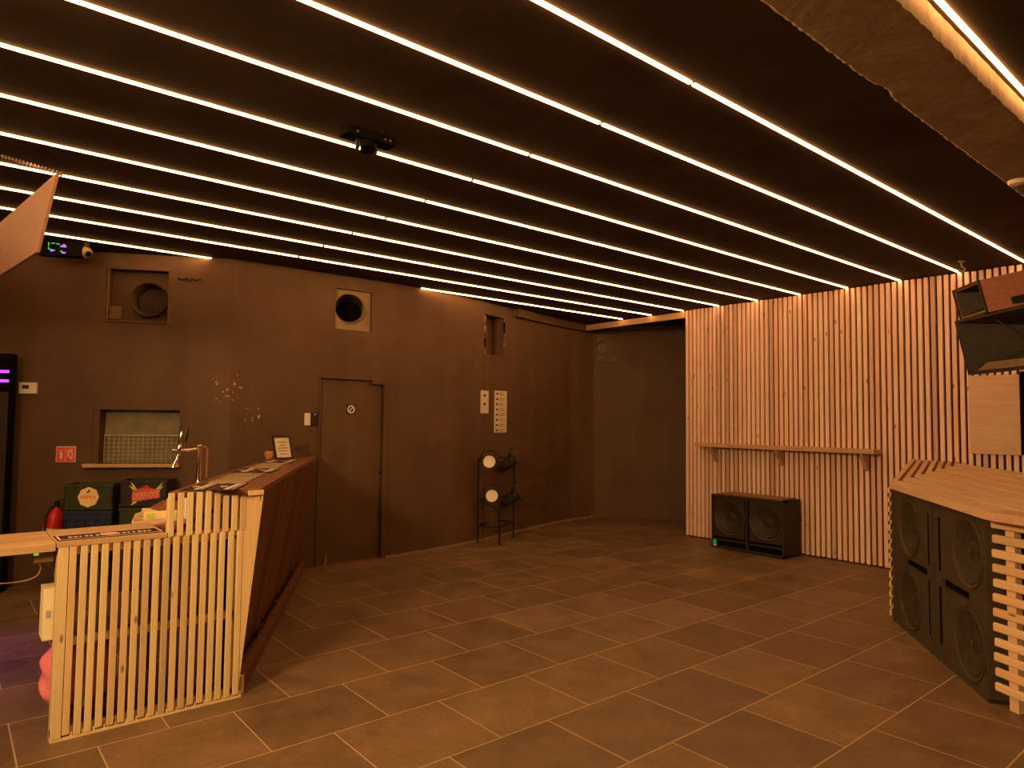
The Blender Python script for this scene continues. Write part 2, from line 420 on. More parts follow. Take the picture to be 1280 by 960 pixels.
# ------------------------------------------------------------------ ceiling light strips
ORD = ['second', 'third', 'fourth', 'fifth', 'sixth', 'seventh', 'eighth', 'ninth']
J = 2.63
def strip(y0, y1, segs, label):
    t = thing('ceiling_light_strip', (2.6, (y0+y1)/2, H), label, 'light strip', 'glowing ceiling light strips')
    for a, b in segs:
        ya, yb = y0+(y1-y0)*(a+2.5)/(DX+2.5), y0+(y1-y0)*(b+2.5)/(DX+2.5)
        MB().hexa([(a, ya-.0085, H-.010), (b, yb-.0085, H-.010), (b, yb+.0085, H-.010), (a, ya+.0085, H-.010)],
                  [(a, ya-.0085, H+.002), (b, yb-.0085, H+.002), (b, yb+.0085, H+.002), (a, ya+.0085, H+.002)]).build('light_segment', 'led', t)
    return t
strip(.893, .893, [(-2.5, DX-.05)], 'glowing warm light strip beside the concrete beam at the top right corner')
for i in range(10):
    y = 1.872+.5764*i
    if i == 9:
        y = 7.06
        strip(7.15, 7.15, [(-2.0, 2.02)], 'shortest glowing light strip, running into the left wall above the duct openings')
        strip(7.04, 7.04, [(4.12+.28, DX-.02)], 'short glowing light strip farthest back, above the two wall papers')
        continue
    lab = ('glowing warm ceiling light strip nearest the concrete beam on its left' if i == 0 else
           'glowing warm ceiling light strip, %s counting left from the concrete beam' % ORD[i-1])
    end = DX-.008
    strip(y, y, [(-2.5, J-.012), (J+.012, end)], lab)
for yy in (-.30, -.88, -1.46):    # the same rows go on over the camera's side of the room
    strip(yy, yy, [(-2.5, 3.0)], 'glowing ceiling light strip beyond the beam on the near side of the room')

# ------------------------------------------------------------------ door
d1, n1 = segd(1)
dr = bpy.data.objects.new('door_1', None); COL.objects.link(dr); dr.location = (3.52, 7.03, 0); ORG[dr.name] = V((3.52, 7.03, 0)); struct(dr)
D = lambda x, z, off: V((x, 7.035-(x-2.91)*.01376-off, z))
def dbox(mb, x0, x1, z0, z1, o0, o1):
    return mb.hexa([D(x0, z0, o0), D(x1, z0, o0), D(x1, z0, o1), D(x0, z0, o1)], [D(x0, z1, o0), D(x1, z1, o0), D(x1, z1, o1), D(x0, z1, o1)])
dbox(MB(), 3.150, 3.895, .012, 2.018, -.075, -.032).build('door_leaf', 'wall_dim', dr, bevel=.003)
mb = MB(); dbox(mb, 3.12, 3.137, 0, 2.05, -.10, .010); dbox(mb, 3.905, 3.955, 0, 2.05, -.10, .014); dbox(mb, 3.12, 3.955, 2.03, 2.06, -.10, .012); mb.build('door_frame', 'wall_dim', dr)
dbox(MB(), 3.12, 3.93, -.002, .012, -.10, .03).build('threshold', plain('red_brown_sill', (.20, .075, .04), .5), dr)
mb = MB(); dbox(mb, 3.745, 3.915, 1.985, 2.035, -.032, .035); mb.build('door_closer', 'wall_dim', dr, bevel=.004)
sg = MB(); dbox(sg, 3.458, 3.572, 1.640, 1.750, -.032, -.028); sg = sg.build('sign_plate', 'ink', dr)
mb = MB(); c = D(3.515, 1.695, -.028); ax = V((-.0138, -1, 0))
mb.lathe(c, ax, [(0, .030), (.003, .030), (.003, .046), (0, .046)], 32, cap=False)
ex, ez = V((1, -.0138, 0)), V((0, 0, 1)); q = (ex-ez*-1).normalized()
mb.bar(c+q*-.030+ax*.002, c+q*.030+ax*.002, .012, .003, up=ax); mb.build('pictogram', 'paper', dr)
MB().disc(D(3.89, .98, -.034), ax, .014, .03, 14).build('latch', 'blackmetal', dr)

# ------------------------------------------------------------------ duct openings in the walls
def niche(t, base, ex, nrm, w, z0, z1, depth, mat_side, mat_back, hole=None):
    """open box let into the wall; base = left bottom corner seen from the room"""
    h = z1-z0; B = V(base); ez = V((0, 0, 1)); mb = MB()
    f = [B, B+ex*w, B+ex*w+ez*h, B+ez*h]; g = [p-nrm*depth for p in f]
    F = [mb.v(p) for p in f]; G = [mb.v(p) for p in g]
    for i in range(4): mb.face([F[i], F[(i+1) % 4], G[(i+1) % 4], G[i]])
    mb.build('niche_sides', mat_side, t)
    mb = MB(); c = B-nrm*depth+ex*(w/2)+ez*(h/2)
    if hole:
        cx, cz, r = hole; mb.plate_hole(c, ex, ez, w/2, h/2, r, cx=cx, cz=cz)
    else: mb.face([mb.v(p) for p in g])
    mb.build('niche_back', mat_back, t)
    return c
EZ = V((0, 0, 1))
# 1: hose and grille, on the bar's back wall
el = -dl
t = thing('duct_opening', wl(uw(1.42), 2.5), 'square wall recess with a ribbed black hose above the bar hatch', 'vent', 'duct openings high on the wall')
w = V1[1]-V1[0]; b = wl(V1[1], V1[2])
c = niche(t, b, el, nl, w, V1[2], V1[3], .12, 'wall_dim', 'wall_dim', (.08, -.03, .165))
cc = c+el*.08+EZ*-.03
prof = []
for i in range(12): prof += [(-.16+i*.022, .168 if i % 2 else .155)]
MB().lathe(cc, nl, prof, 32, cap=False).build('hose', 'dullduct', t, smooth=True)
mb = MB()
for i in range(10): mb.lathe(cc+nl*(-.10+i*.004), nl, [(0, .15-i*.015), (.004, .15-i*.015), (.004, .143-i*.015), (0, .143-i*.015)], 28, cap=False)
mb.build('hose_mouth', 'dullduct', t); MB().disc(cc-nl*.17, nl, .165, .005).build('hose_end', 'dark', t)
mb = MB(); g0 = b+el*.012+EZ*.03
for i in range(9): mb.bar(g0+EZ*(i*.014)-nl*.03, g0+el*.10+EZ*(i*.014)-nl*.03, .012, .007)
mb.build('grille', 'tan', t)
mb = MB()
for a, bb in ((b, b+el*w), (b+EZ*(V1[3]-V1[2]), b+el*w+EZ*(V1[3]-V1[2])), (b, b+EZ*(V1[3]-V1[2])), (b+el*w, b+el*w+EZ*(V1[3]-V1[2]))): mb.bar(a+nl*.003, bb+nl*.003, .02, .02)
mb.build('frame', 'wall_dim', t)
# 2: round pipe in a pale square, above the door
t = thing('duct_opening', (3.55, 7.02, 2.58), 'pale plaster square with an open round pipe above the door', 'vent', 'duct openings high on the wall')
b = seg(1, V2[1], V2[3]); w = V2[2]-V2[1]
c = niche(t, b, d1, n1, w, V2[3], V2[4], .05, 'plaster', 'plaster', (-.10, .02, .165))
cc = c+d1*-.10+EZ*.02
pa = V((.40, .90, -.14)).normalized()
MB().lathe(cc, pa, [(-.012, .172), (-.012, .160), (.24, .160)], 32, cap=False).build('pipe', 'dullduct', t, smooth=True)
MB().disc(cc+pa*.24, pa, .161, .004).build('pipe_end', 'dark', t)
dbox(MB(), 3.735, 3.85, 2.585, 3.04, -.049, -.01).build('shade_strip', 'wall_dim', t)  # dark strip in place of the shade on the recess's right part
# 3: rectangular slot on the curve
d5, n5 = segd(5)
t = thing('duct_opening', seg(5, .3, 2.48), 'upright rectangular wall slot with chipped pale edges above the wall papers', 'vent', 'duct openings high on the wall')
b = seg(5, V3[1], V3[3]); w = V3[2]-V3[1]; niche(t, b, d5, n5, w, V3[3], V3[4], .20, 'wall_dim', 'wall_dim')
mb = MB()
for u in (0, w):
    for i in range(9):
        z = random.uniform(.02, .5); mb.cbox(b+d5*u+EZ*z+n5*.001, (.02, .012, random.uniform(.03, .10)))
each(mb, 'chipped_edge', 'tan', t)
# 4: corner box with round port
d9, n9 = segd(9)
t = thing('duct_opening', seg(9, .2, 2.6), 'square duct box with a round port in the far wall corner beside the recess', 'vent', 'duct openings high on the wall')
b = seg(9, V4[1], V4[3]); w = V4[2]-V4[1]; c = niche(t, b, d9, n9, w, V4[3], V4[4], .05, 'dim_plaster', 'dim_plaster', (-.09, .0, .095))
MB().lathe(c-d9*.09, -n9, [(-.045, .105), (-.045, .095), (.06, .095)], 28, cap=False).build('pipe', 'dullduct', t, smooth=True)
MB().disc(c-d9*.09-n9*.06, n9, .0955, .004).build('pipe_end', 'dullduct', t)

# ------------------------------------------------------------------ hatch in the bar's back wall
t = thing('serving_hatch', wl(uw(1.44), 1.13), 'recessed wall hatch with wooden sill and pale wire grid behind the bar', 'hatch')
w = NW[1]-NW[0]; b = wl(NW[1], NW[2]); niche(t, b, el, nl, w, NW[2], NW[3], .16, 'wall_dim', 'niche_back')
s = MB(); a0 = b-el*.05-EZ*.035
s.hexa([a0+nl*.07, a0+el*(w+.07)+nl*.07, a0+el*(w+.07)-nl*.15, a0-nl*.15], [p+EZ*.035 for p in (a0+nl*.07, a0+el*(w+.07)+nl*.07, a0+el*(w+.07)-nl*.15, a0-nl*.15)]).build('sill', 'pine_x', t, bevel=.005)
mb = MB(); g = b-nl*.12; hh = .27
nx = 17
for i in range(nx): mb.bar(g+el*(.07+(w-.08)*i/(nx-1)), g+el*(.07+(w-.08)*i/(nx-1))+EZ*hh, .004, .004)
for i in range(8): mb.bar(g+el*.07+EZ*(hh*i/7), g+el*(w-.01)+EZ*(hh*i/7), .004 if i < 7 else .010, .004 if i < 7 else .010)
mb.build('wire_grid', 'wire', t)
s = MB(); s.hexa([b-nl*.01, b+el*.06-nl*.01, b+el*.06-nl*.155, b-nl*.155], [p+EZ*(NW[3]-NW[2]) for p in (b-nl*.01, b+el*.06-nl*.01, b+el*.06-nl*.155, b-nl*.155)]).build('jamb', 'wall_dim', t)

# ------------------------------------------------------------------ small things on the bar's back wall
def wallplate(name, xa, xb, za, zb, th, mat, label, cat):
    a = wl(uw(xa), za); bb = wl(uw(xb), za); t = thing(name, (a+bb)/2, label, cat)
    q = [a, bb, bb+nl*th, a+nl*th]
    MB().hexa(q, [p+EZ*(zb-za) for p in q]).build('body', mat, t, bevel=.003); return t, a, bb
t, a, bb = wallplate('fire_sign', .835, .985, 1.150, 1.300, .004, 'paper', 'small red and white fire safety sign on the wall above the extinguisher', 'sign')
f = MB(); W_ = (bb-a).length
def onw(a, u, z, off): return a+el*u+EZ*z+nl*off
def rect(mb, a, u0, u1, z0, z1, o0, o1):
    q = [onw(a, u0, z0, o0), onw(a, u1, z0, o0), onw(a, u1, z0, o1), onw(a, u0, z0, o1)]
    return mb.hexa(q, [p+EZ*(z1-z0) for p in q])
rect(f, a, .008, W_*.48, .008, .142, .003, .006); rect(f, a, W_*.52, W_-.008, .008, .142, .003, .006); each(f, 'red_panel', 'redsign', t)
f = MB(); f.cyl(onw(a, W_*.26, .03, .007), onw(a, W_*.26, .095, .007), .013, n=12); f.bar(onw(a, W_*.20, .105, .007), onw(a, W_*.34, .115, .007), .005, .012)
for (u0, u1, z0, z1) in ((.60, .68, .05, .12), (.72, .84, .09, .125), (.70, .86, .03, .055), (.80, .88, .06, .085)): rect(f, a, W_*u0, W_*u1, z0, z1, .006, .008)
each(f, 'pictogram', 'paper', t)
t, a, bb = wallplate('thermostat', .545, .675, 1.795, 1.900, .03, 'white', 'small white wall control box with dark display left of the fire sign', 'control box')
f = MB(); rect(f, a, .03, .085, .045, .080, .029, .032); f.build('display', 'ink', t)
# crack-like cable stub high on the wall
mb = MB(); pts = [wl(uw(1.73+.20*i/12), 2.955+.012*math.sin(i*1.9), .012) for i in range(13)]
o = mb.tube(pts, .008).build('cable_stub', 'black', org=pts[6]); tag(o, 'short wavy black cable stub on the wall between the first two duct openings', 'cable')

# access control beside the door
t = thing('switch_plate', D(2.99, 1.52, 0), 'white rectangular switch plate left of the door', 'switch')
dbox(MB(), 2.963, 3.028, 1.515, 1.645, 0, .012).build('plate', 'white', t, bevel=.003)
dbox(MB(), 2.975, 3.016, 1.55, 1.61, .012, .016).build('rocker', 'white', t, bevel=.002)
t = thing('card_reader', D(3.07, 1.52, 0), 'black card reader between the white switch plate and the door', 'card reader')
dbox(MB(), 3.034, 3.108, 1.512, 1.655, 0, .03).build('body', 'black', t, bevel=.008)
dbox(MB(), 3.062, 3.074, 1.628, 1.638, .029, .033).build('indicator', 'led_violet', t)

# papers on the curved wall
def paper(i, u0, u1, z0, z1, name, label, lines):
    d, n = segd(i); t = thing(name, seg(i, (u0+u1)/2, z0), label, 'paper')
    q = [seg(i, u0, z0, .002), seg(i, u1, z0, .002), seg(i, u1, z0, .006), seg(i, u0, z0, .006)]
    MB().hexa(q, [p+EZ*(z1-z0) for p in q]).build('sheet', 'paper', t)
    mb = MB(); w = u1-u0; h = z1-z0
    for r in range(lines):
        z = z0+h*(1-(r+.6)/lines) if lines > 2 else z0+h*(.78-.38*r)
        mb.bar(seg(i, u0+w*(.12 if lines > 2 else .35), z, .007), seg(i, u0+w*(.28 if lines > 2 else .6), z, .007), .03*(.8 if lines > 2 else 1), .002, up=n)
        if lines > 2:
            for k_ in range(2): mb.bar(seg(i, u0+w*.36, z+.012-.022*k_, .007), seg(i, u0+w*random.uniform(.7, .93), z+.012-.022*k_, .007), .006, .002, up=n)
    each(mb, 'print', 'ink', t)
d4, n4 = segd(5)
paper(5, -.02, .16, 1.68, 1.985, 'notice_sheet', 'narrow white notice sheet on the curved wall with two printed marks', 2)
paper(5, .30, .60, 1.42, 1.995, 'price_list', 'wide paper price list with a column of dark icons on the curved wall', 8)

# ------------------------------------------------------------------ fire extinguisher
ec = wl(uw(.865), 0, .14)
t = thing('fire_extinguisher', (ec.x, ec.y, .40), 'red fire extinguisher on the wall left of the beer crates', 'fire extinguisher')
ax = (EZ+el*.13).normalized()
MB().lathe((ec.x, ec.y, .36), ax, [(0, .06), (.015, .078), (.30, .078), (.35, .06), (.375, .028), (.39, .022)], 24).build('cylinder', 'red', t, smooth=True)
MB().lathe(V((ec.x, ec.y, .36))+ax*.06, ax, [(0, .0795), (.14, .0795)], 24, cap=False).build('paper_band', 'yellow', t, smooth=True)
mb = MB(); top = V((ec.x, ec.y, .36))+ax*.39
mb.cyl(top, top+EZ*.05, .02, n=12); mb.bar(top+EZ*.05, top+EZ*.085+V((.09, -.04, 0)), .02, .012); mb.bar(top+EZ*.03, top+EZ*.03+V((.09, -.04, 0)), .02, .01); mb.build('valve', 'blackmetal', t)
mb = MB(); mb.tube([top+EZ*.02, top+V((-.05, -.03, .0)), top+V((-.09, -.06, -.08)), top+V((-.095, -.06, -.25))], .009); mb.build('hose', 'black', t)

# ------------------------------------------------------------------ beer crates
CN = nl; CE = el
def crate(P, wdt, dep, hgt, mat, kind, label, group):
    """P = left bottom front corner"""
    P = V(P); t = thing('beer_crate', P+CE*(wdt/2)-CN*(dep/2), label, 'crate', group)
    def bx(mb, u0, u1, w0, w1, z0, z1):
        q = [P+CE*u0-CN*w0, P+CE*u1-CN*w0, P+CE*u1-CN*w1, P+CE*u0-CN*w1]
        return mb.hexa([p+EZ*z0 for p in q], [p+EZ*z1 for p in q])
    mb = MB(); e = .016
    bx(mb, 0, wdt, 0, dep, 0, .02)
    if kind == 'slots':
        bx(mb, 0, wdt, 0, e, 0, .05); bx(mb, 0, wdt, 0, e, hgt*.68, hgt)
        k = 5
        for i in range(k+1): bx(mb, max(0, wdt*i/k-.02), min(wdt, wdt*i/k+.02), 0, e, .05, hgt*.68)
        bx(mb, .02, wdt-.02, e, e+.004, .03, hgt*.66)
    else: bx(mb, 0, wdt, 0, e, 0, hgt)
    bx(mb, 0, wdt, dep-e, dep, 0, hgt); bx(mb, 0, e, 0, dep, 0, hgt); bx(mb, wdt-e, wdt, 0, dep, 0, hgt)
    bx(mb, -.006, wdt+.006, -.006, 0.004, hgt-.03, hgt-.002); bx(mb, -.006, wdt+.006, -.006, .004, .012, .03)
    mb.build('crate_body', mat, t, bevel=.003)
    c = P+CE*(wdt*.5)+EZ*(hgt*.52)+CN*.002
    if kind == 'oval':
        mb = MB(); n = 40
        pts = [c+CE*(.083*math.cos(2*PI*i/n)*(1+.04*math.cos(8*2*PI*i/n)))+EZ*(.088*math.sin(2*PI*i/n)*(1+.04*math.cos(8*2*PI*i/n))) for i in range(n)]
        mb.prism(pts, CN*.006); lab = mb.build('badge', 'yellow', t)
        mb = MB(); mb.text('PRIMUS', c+CN*.0065, CE, EZ, .030, width=.128); mb.build('lettering', 'redsign', t)
        mb = MB(); q = c+EZ*.048+CN*.0065
        mb.prism([q+CE*-.020+EZ*-.014, q+CE*.004+EZ*-.006, q+CE*.020+EZ*.020, q+CE*.002+EZ*.016], CN*.002); mb.build('emblem', 'ink', t)
    if kind == 'flare':
        c = P+CE*(wdt*.56)+EZ*(hgt*.47)+CN*.002; hw = .118
        mb = MB()
        mb.prism([c+CE*-hw+EZ*-.065, c+CE*hw+EZ*-.030, c+CE*hw+EZ*.045, c+CE*.055+EZ*.055, c+CE*.0+EZ*.088, c+CE*-.055+EZ*.060, c+CE*-hw+EZ*.030], CN*.006); mb.build('badge', 'coral', t)
        mb = MB(); mb.text('DESPERADOS', c+EZ*-.004+CN*.0065, (CE+EZ*.10).normalized(), EZ, .062, width=.215); mb.build('lettering', 'palepink', t)
        mb = MB(); mb.bar(c+EZ*.062+CE*-.045+CN*.008, c+EZ*.074+CN*.008, .012, .003, up=CN); mb.bar(c+EZ*.074+CN*.008, c+EZ*.060+CE*.045+CN*.008, .012, .003, up=CN); mb.build('arch', 'red', t)
        mb = MB()
        for sx, ang, ln in ((-1, 62, .10), (-1, 40, .08), (1, 55, .10), (1, 36, .08), (-1, -40, .06)):
            q = c+CE*(sx*hw*.72)+EZ*(.035 if ang > 0 else -.06)+CN*.001; dd = CE*(sx*math.cos(math.radians(ang)))+EZ*math.sin(math.radians(ang)); pp = dd.cross(CN)
            mb.prism([q-pp*.015, q+pp*.015, q+dd*ln], CN*.003)
        each(mb, 'agave_leaf', 'lime', t)
    return t
S1 = V((.868, 7.36, 0)); S2 = V((1.272, 7.148, 0))
hc = .243
for k_, (mt, kd, lb) in enumerate((('green_crate', 'plain', 'dark green beer crate at the very bottom of the left stack'), ('blue_crate', 'slots', 'dark blue beer crate second from the bottom of the left stack'),
                        ('blue_crate', 'slots', 'dark blue slotted beer crate just under the top crate of the left stack'), ('green_crate', 'oval', 'green beer crate with pale oval badge, topmost beside the extinguisher'))):
    crate(S1+EZ*hc*k_, .40, .28, hc-.002, mt, kd, lb, 'beer crates stacked at the back wall')
for k_, (mt, kd, lb) in enumerate((('black_crate', 'plain', 'dark beer crate at the bottom of the right stack'), ('green_crate', 'plain', 'green beer crate second from the bottom of the right stack'),
                        ('green_crate', 'oval', 'green beer crate with pale oval badge under the coral and lime one'), ('black_crate', 'flare', 'black beer crate with coral and lime badge, topmost right behind the bar'))):
    crate(S2+EZ*(hc+.008)*k_, .40, .28, hc+.006, mt, kd, lb, 'beer crates stacked at the back wall')

# ------------------------------------------------------------------ bar counter
bd = V((1.69, 3.02, 0)).normalized(); bn = V((bd.y, -bd.x, 0))      # along the bar, out to the dance floor
P1 = V((1.455, 4.035, 0)); P2 = V((3.085, 6.985, 0)); P4 = V((.955, 4.065, 0)); P3 = V((2.65, 7.04, 0)); P3 = P4+bd*((7.0-4.065)/bd.y)
yb = 4.06
bar = thing('bar_counter', (1.4, 4.6, 0), 'raised bar counter with pale slatted end and slanting dark plank front at left', 'bar counter')
ZT = 1.185
mb = MB(); mb.hexa([P1+EZ*(ZT-.035), P2+EZ*(ZT-.035), P3+EZ*(ZT-.035), P4+EZ*(ZT-.035)], [P1+EZ*ZT, P2+EZ*ZT, P3+EZ*ZT, P4+EZ*ZT])
mb.build('countertop', 'brown_wood', bar, bevel=.004)
# leaning front of dark planks
mb = MB(); Lb = (P2-P1).length; np_ = 22
for i in range(np_):
    a, c = Lb*i/np_+.002, Lb*(i+1)/np_-.002
    zt, zb, rec = ZT-.037, .07, .175
    top = [P1+bd*a+bn*-.002, P1+bd*c+bn*-.002, P1+bd*c+bn*-.026, P1+bd*a+bn*-.026]
    bot = [p-bn*rec for p in top]
    mb.hexa([p+EZ*zb for p in bot], [p+EZ*zt for p in top])
mb.build('front_planks', 'dark_wood', bar)
# end board of pale wood filling the slant
mb = MB()
mb.prism([(1.345, yb-.008, .03), (1.356, yb-.008, .03), (1.466, yb-.020, ZT-.04), (1.345, yb-.008, ZT-.04)], (0, .018, 0)); mb.build('end_board', 'barslat', bar)
mb = MB(); mb.box(1.375, 1.462, yb-.034, yb-.006, ZT-.04, ZT-.012); mb.build('end_rail', 'barslat', bar)
# slatted end: low section and raised section
mb = MB(); x0, x1 = .462, 1.374; n = 19; pt = (x1-x0)/n
def slat(mb, xa, z0, z1, yy=yb, w=.031):
    mb.box(xa, xa+w, yy-.012, yy+.012, z0, z1)
for i in range(n):
    x = x0+pt*i; r = random.uniform(-.002, .002)
    slat(mb, x+r, .012+random.uniform(0, .012), .945, w=.031 if i else .045)
mb.build('low_slats', 'barslat', bar, bevel=.003)
mb = MB(); n2 = 9; pt2 = (1.372-.957)/(n2-.33)
for i in range(n2): slat(mb, .957+pt2*i, .945, ZT-.006, w=.031)
mb.build('raised_slats', 'barslat', bar, bevel=.003)
mb = MB(); mb.box(x0+.002, x1-.01, yb+.013, yb+.035, .90, .95); mb.box(x0, x1-.01, yb+.013, yb+.035, .02, .055); mb.box(x0+.05, x1, yb+.013, yb+.035, .45, .49)
mb.box(x0, .955, yb-.014, yb+.013, .944, .968); mb.box(.955, x1-.01, yb+.004, yb+.014, .92, .962)
mb.box(x0, x0+.035, yb+.013, yb+.06, 0, .95); mb.box(1.30, 1.34, yb+.013, yb+.05, 0, ZT-.04); mb.box(.96, .99, yb+.013, yb+.05, .95, ZT-.036)
mb.build('end_frame', 'barslat', bar)
mb = MB()
for i in range(n): x = x0+pt*i; mb.box(x+.036, x+.046, yb-.004, yb+.012, .0, .03)
mb.box(x0, x1, yb-.012, yb+.012, 0., .012); mb.build('plinth', 'barslat', bar)
# low counter top, its flap and the shelves beneath
mb = MB(); mb.box(.455, .955, yb-.016, 4.50, .945, .970); mb.build('low_countertop', 'pine_x', bar, bevel=.003)
mb = MB(); mb.box(.48, 1.28, yb+.05, 4.48, .455, .475); mb.box(.48, 1.28, yb+.05, 4.48, .10, .12); each(mb, 'shelf', 'brown_wood', bar)
Q0 = P4+bd*.06-bn*.30; Q1 = P3-bd*.35-bn*.30; Q2 = P3-bd*.35-bn*.02; Q3 = P4+bd*.50-bn*.02
mb = MB(); mb.hexa([V((.93, 4.49, .915)), V((1.15, 4.49, .915)), Q2+EZ*.915, Q1+EZ*.915], [V((.93, 4.49, .945)), V((1.15, 4.49, .945)), Q2+EZ*.945, Q1+EZ*.945]); mb.build('work_counter', 'brown_wood', bar, bevel=.003)
mb = MB()
for q in (Q1+bd*-.06+bn*.05, Q2+bd*-.06-bn*.05, V((1.0, 4.54, 0))): mb.box(q.x-.02, q.x+.02, q.y-.02, q.y+.02, 0, .915)
each(mb, 'leg', 'brown_wood', bar)
# foot rail and its spacers
mb = MB(); a = P1+bd*.03; c = P2-bd*.05
q = [a-bn*.075, c-bn*.075, c-bn*.125, a-bn*.125]; mb.hexa([p+EZ*.002 for p in q], [p+EZ*.10 for p in q]); mb.build('foot_rail', 'dark_wood', bar, bevel=.006)
mb = MB()
for f_ in (.12, .32, .52, .72, .9):
    p = a+bd*(Lb*f_); mb.bar(p-bn*.12+EZ*.06, p-bn*.22+EZ*.06, .035, .03)
each(mb, 'rail_bracket', 'brown_wood', bar)
q = a-bd*.032-bn*.04
MB().hexa([q-bn*.034, q+bd*.03-bn*.034, q+bd*.03-bn*.088, q-bn*.088], [p+EZ*.105 for p in (q-bn*.034, q+bd*.03-bn*.034, q+bd*.03-bn*.088, q-bn*.088)]).build('rail_end', 'barslat', bar)
mb = MB(); a2, c2 = P1-bn*.20+bd*.08, P2-bn*.20-bd*.05
mb.hexa([a2, c2, c2-bn*.02, a2-bn*.02], [p+EZ*(ZT-.05) for p in (a2, c2, c2-bn*.02, a2-bn*.02)]); mb.build('inner_board', 'backing', bar)
# flap running out of the picture
t = thing('counter_flap', (-.3, 4.28, .93), 'pale plank counter flap running out of the picture at the left edge', 'counter')
mb = MB(); mb.box(-1.6, .452, 4.045, 4.16, .928, .968); mb.box(-1.6, .452, 4.163, 4.33, .928, .968); mb.box(-1.6, .452, 4.333, 4.50, .928, .968); mb.build('plank', 'pine_x', t, bevel=.003)
mb = MB(); mb.box(-1.55, -1.50, 4.08, 4.13, 0, .928); mb.box(-1.55, -1.50, 4.42, 4.47, 0, .928); each(mb, 'post', 'pine_x', t)

# junction box, cables under the flap
t = thing('junction_box', (.405, 4.13, .92), 'small brown junction box with lime indicator under the counter flap', 'junction box')
mb = MB(); mb.box(.37, .45, 4.10, 4.18, .87, .926); mb.build('body', plain('brown_plastic', (.19, .13, .06), .5), t, bevel=.003)
mb = MB(); mb.box(.368, .388, 4.096, 4.101, .908, .922); mb.build('indicator', 'led_lime', t)
def cable(pts, r, label):
    o = MB().tube(pts, r, 8).build('cable', 'cable', org=pts[0]); tag(o, label, 'cable', 'cables under the counter flap')
def sm(pts, n=8):
    out = []
    P = [V(pts[0])]+[V(p) for p in pts]+[V(pts[-1])]
    for i in range(1, len(P)-2):
        for j in range(n):
            t_ = j/n; a, b_, c_, d_ = P[i-1:i+3]
            out.append(.5*((2*b_)+(c_-a)*t_+(2*a-5*b_+4*c_-d_)*t_*t_+(3*b_-a-3*c_+d_)*t_**3))
    return out+[V(pts[-1])]
cable(sm([(.39, 4.15, .868), (.405, 4.16, .83), (.38, 4.16, .79), (.30, 4.17, .775), (.18, 4.18, .79), (.02, 4.2, .86), (-.2, 4.22, .925)]), .0035, 'long thin cable looping left from the junction box')
cable(sm([(.43, 4.16, .868), (.44, 4.18, .84), (.455, 4.2, .825), (.47, 4.2, .79), (.47, 4.14, .60), (.465, 4.135, .50)]), .0035, 'short thin cable dropping from the junction box to the slatted end')

# white carton and pink bag on the shelves, bottle
t = thing('carton', (.465, 4.16, .476), 'upright cream carton poking out left of the slatted bar end', 'carton')
mb = MB(Matrix.Translation((.455, 4.20, .476)) @ Matrix.Rotation(math.radians(0), 4, 'Z')); mb.box(-.035, .06, -.07, .07, 0, .255); mb.build('box', plain('cream_card', (.86, .78, .55), .6, var=.05), t, bevel=.004)
mb = MB(); mb.box(.432, .450, 4.127, 4.1295, .59, .625); mb.build('print', plain('pale_blue_print', (.42, .46, .58), .6), t)
mb = MB(); n = 60; rows = 18; rings = []
for j in range(rows+1):
    f_ = j/rows; z = .121+.33*f_; R = .165*(1-.25*(1-min(1, f_*5))**2) if f_ < .7 else .165*(1-(f_-.7)*1.5)
    rings.append([mb.v((.60+math.cos(2*PI*i/n)*R*(1.0+.045*math.sin(2*PI*i/n*5+j*.9)+.02*math.sin(2*PI*i/n*9+j*2)), 4.25+math.sin(2*PI*i/n)*R*.70*(1+.04*math.sin(2*PI*i/n*6+j)), z)) for i in range(n)])
for a, b_ in zip(rings, rings[1:]):
    for i in range(n): mb.face([a[i], a[(i+1) % n], b_[(i+1) % n], b_[i]])
mb.face(rings[0][::-1]); mb.face(rings[-1])
o = mb.build('plastic_bag', 'pink', smooth=True, org=(.60, 4.25, .12)); tag(o, 'crumpled pink plastic bag on the bottom shelf behind the bar slats', 'bag')
t = thing('bottle', (.615, 4.125, .12), 'small pale yellow bottle in front of the pink bag behind the slats', 'bottle')
MB().lathe((.615, 4.115, .12), (0, 0, 1), [(0, .018), (.004, .021), (.09, .021), (.115, .010), (.13, .010)], 18).build('body', plain('pale_yellow_plastic', (.85, .80, .40), .4), t, smooth=True)
MB().lathe((.615, 4.115, .25), (0, 0, 1), [(0, .011), (.018, .011)], 16).build('cap', 'white', t)
for i, (x, y, mt, h_, lb) in enumerate(((.80, 4.22, 'white', .16, 'white cup stack on the middle shelf behind the bar slats'), (.98, 4.25, 'amber', .24, 'amber bottle on the middle shelf behind the bar slats'), (1.12, 4.22, 'palepink', .14, 'pale pink tub on the middle shelf behind the bar slats'))):
    o = MB().lathe((x, y, .476), (0, 0, 1), [(0, .03), (.004, .034), (h_*.6, .036), (h_*.75, .024 if mt == 'amber' else .037), (h_, .012 if mt == 'amber' else .039)], 18).build(('cup_stack', 'bottle', 'tub')[i], mt, smooth=True, org=(x, y, .476))
    tag(o, lb, ('cup', 'bottle', 'tub')[i])

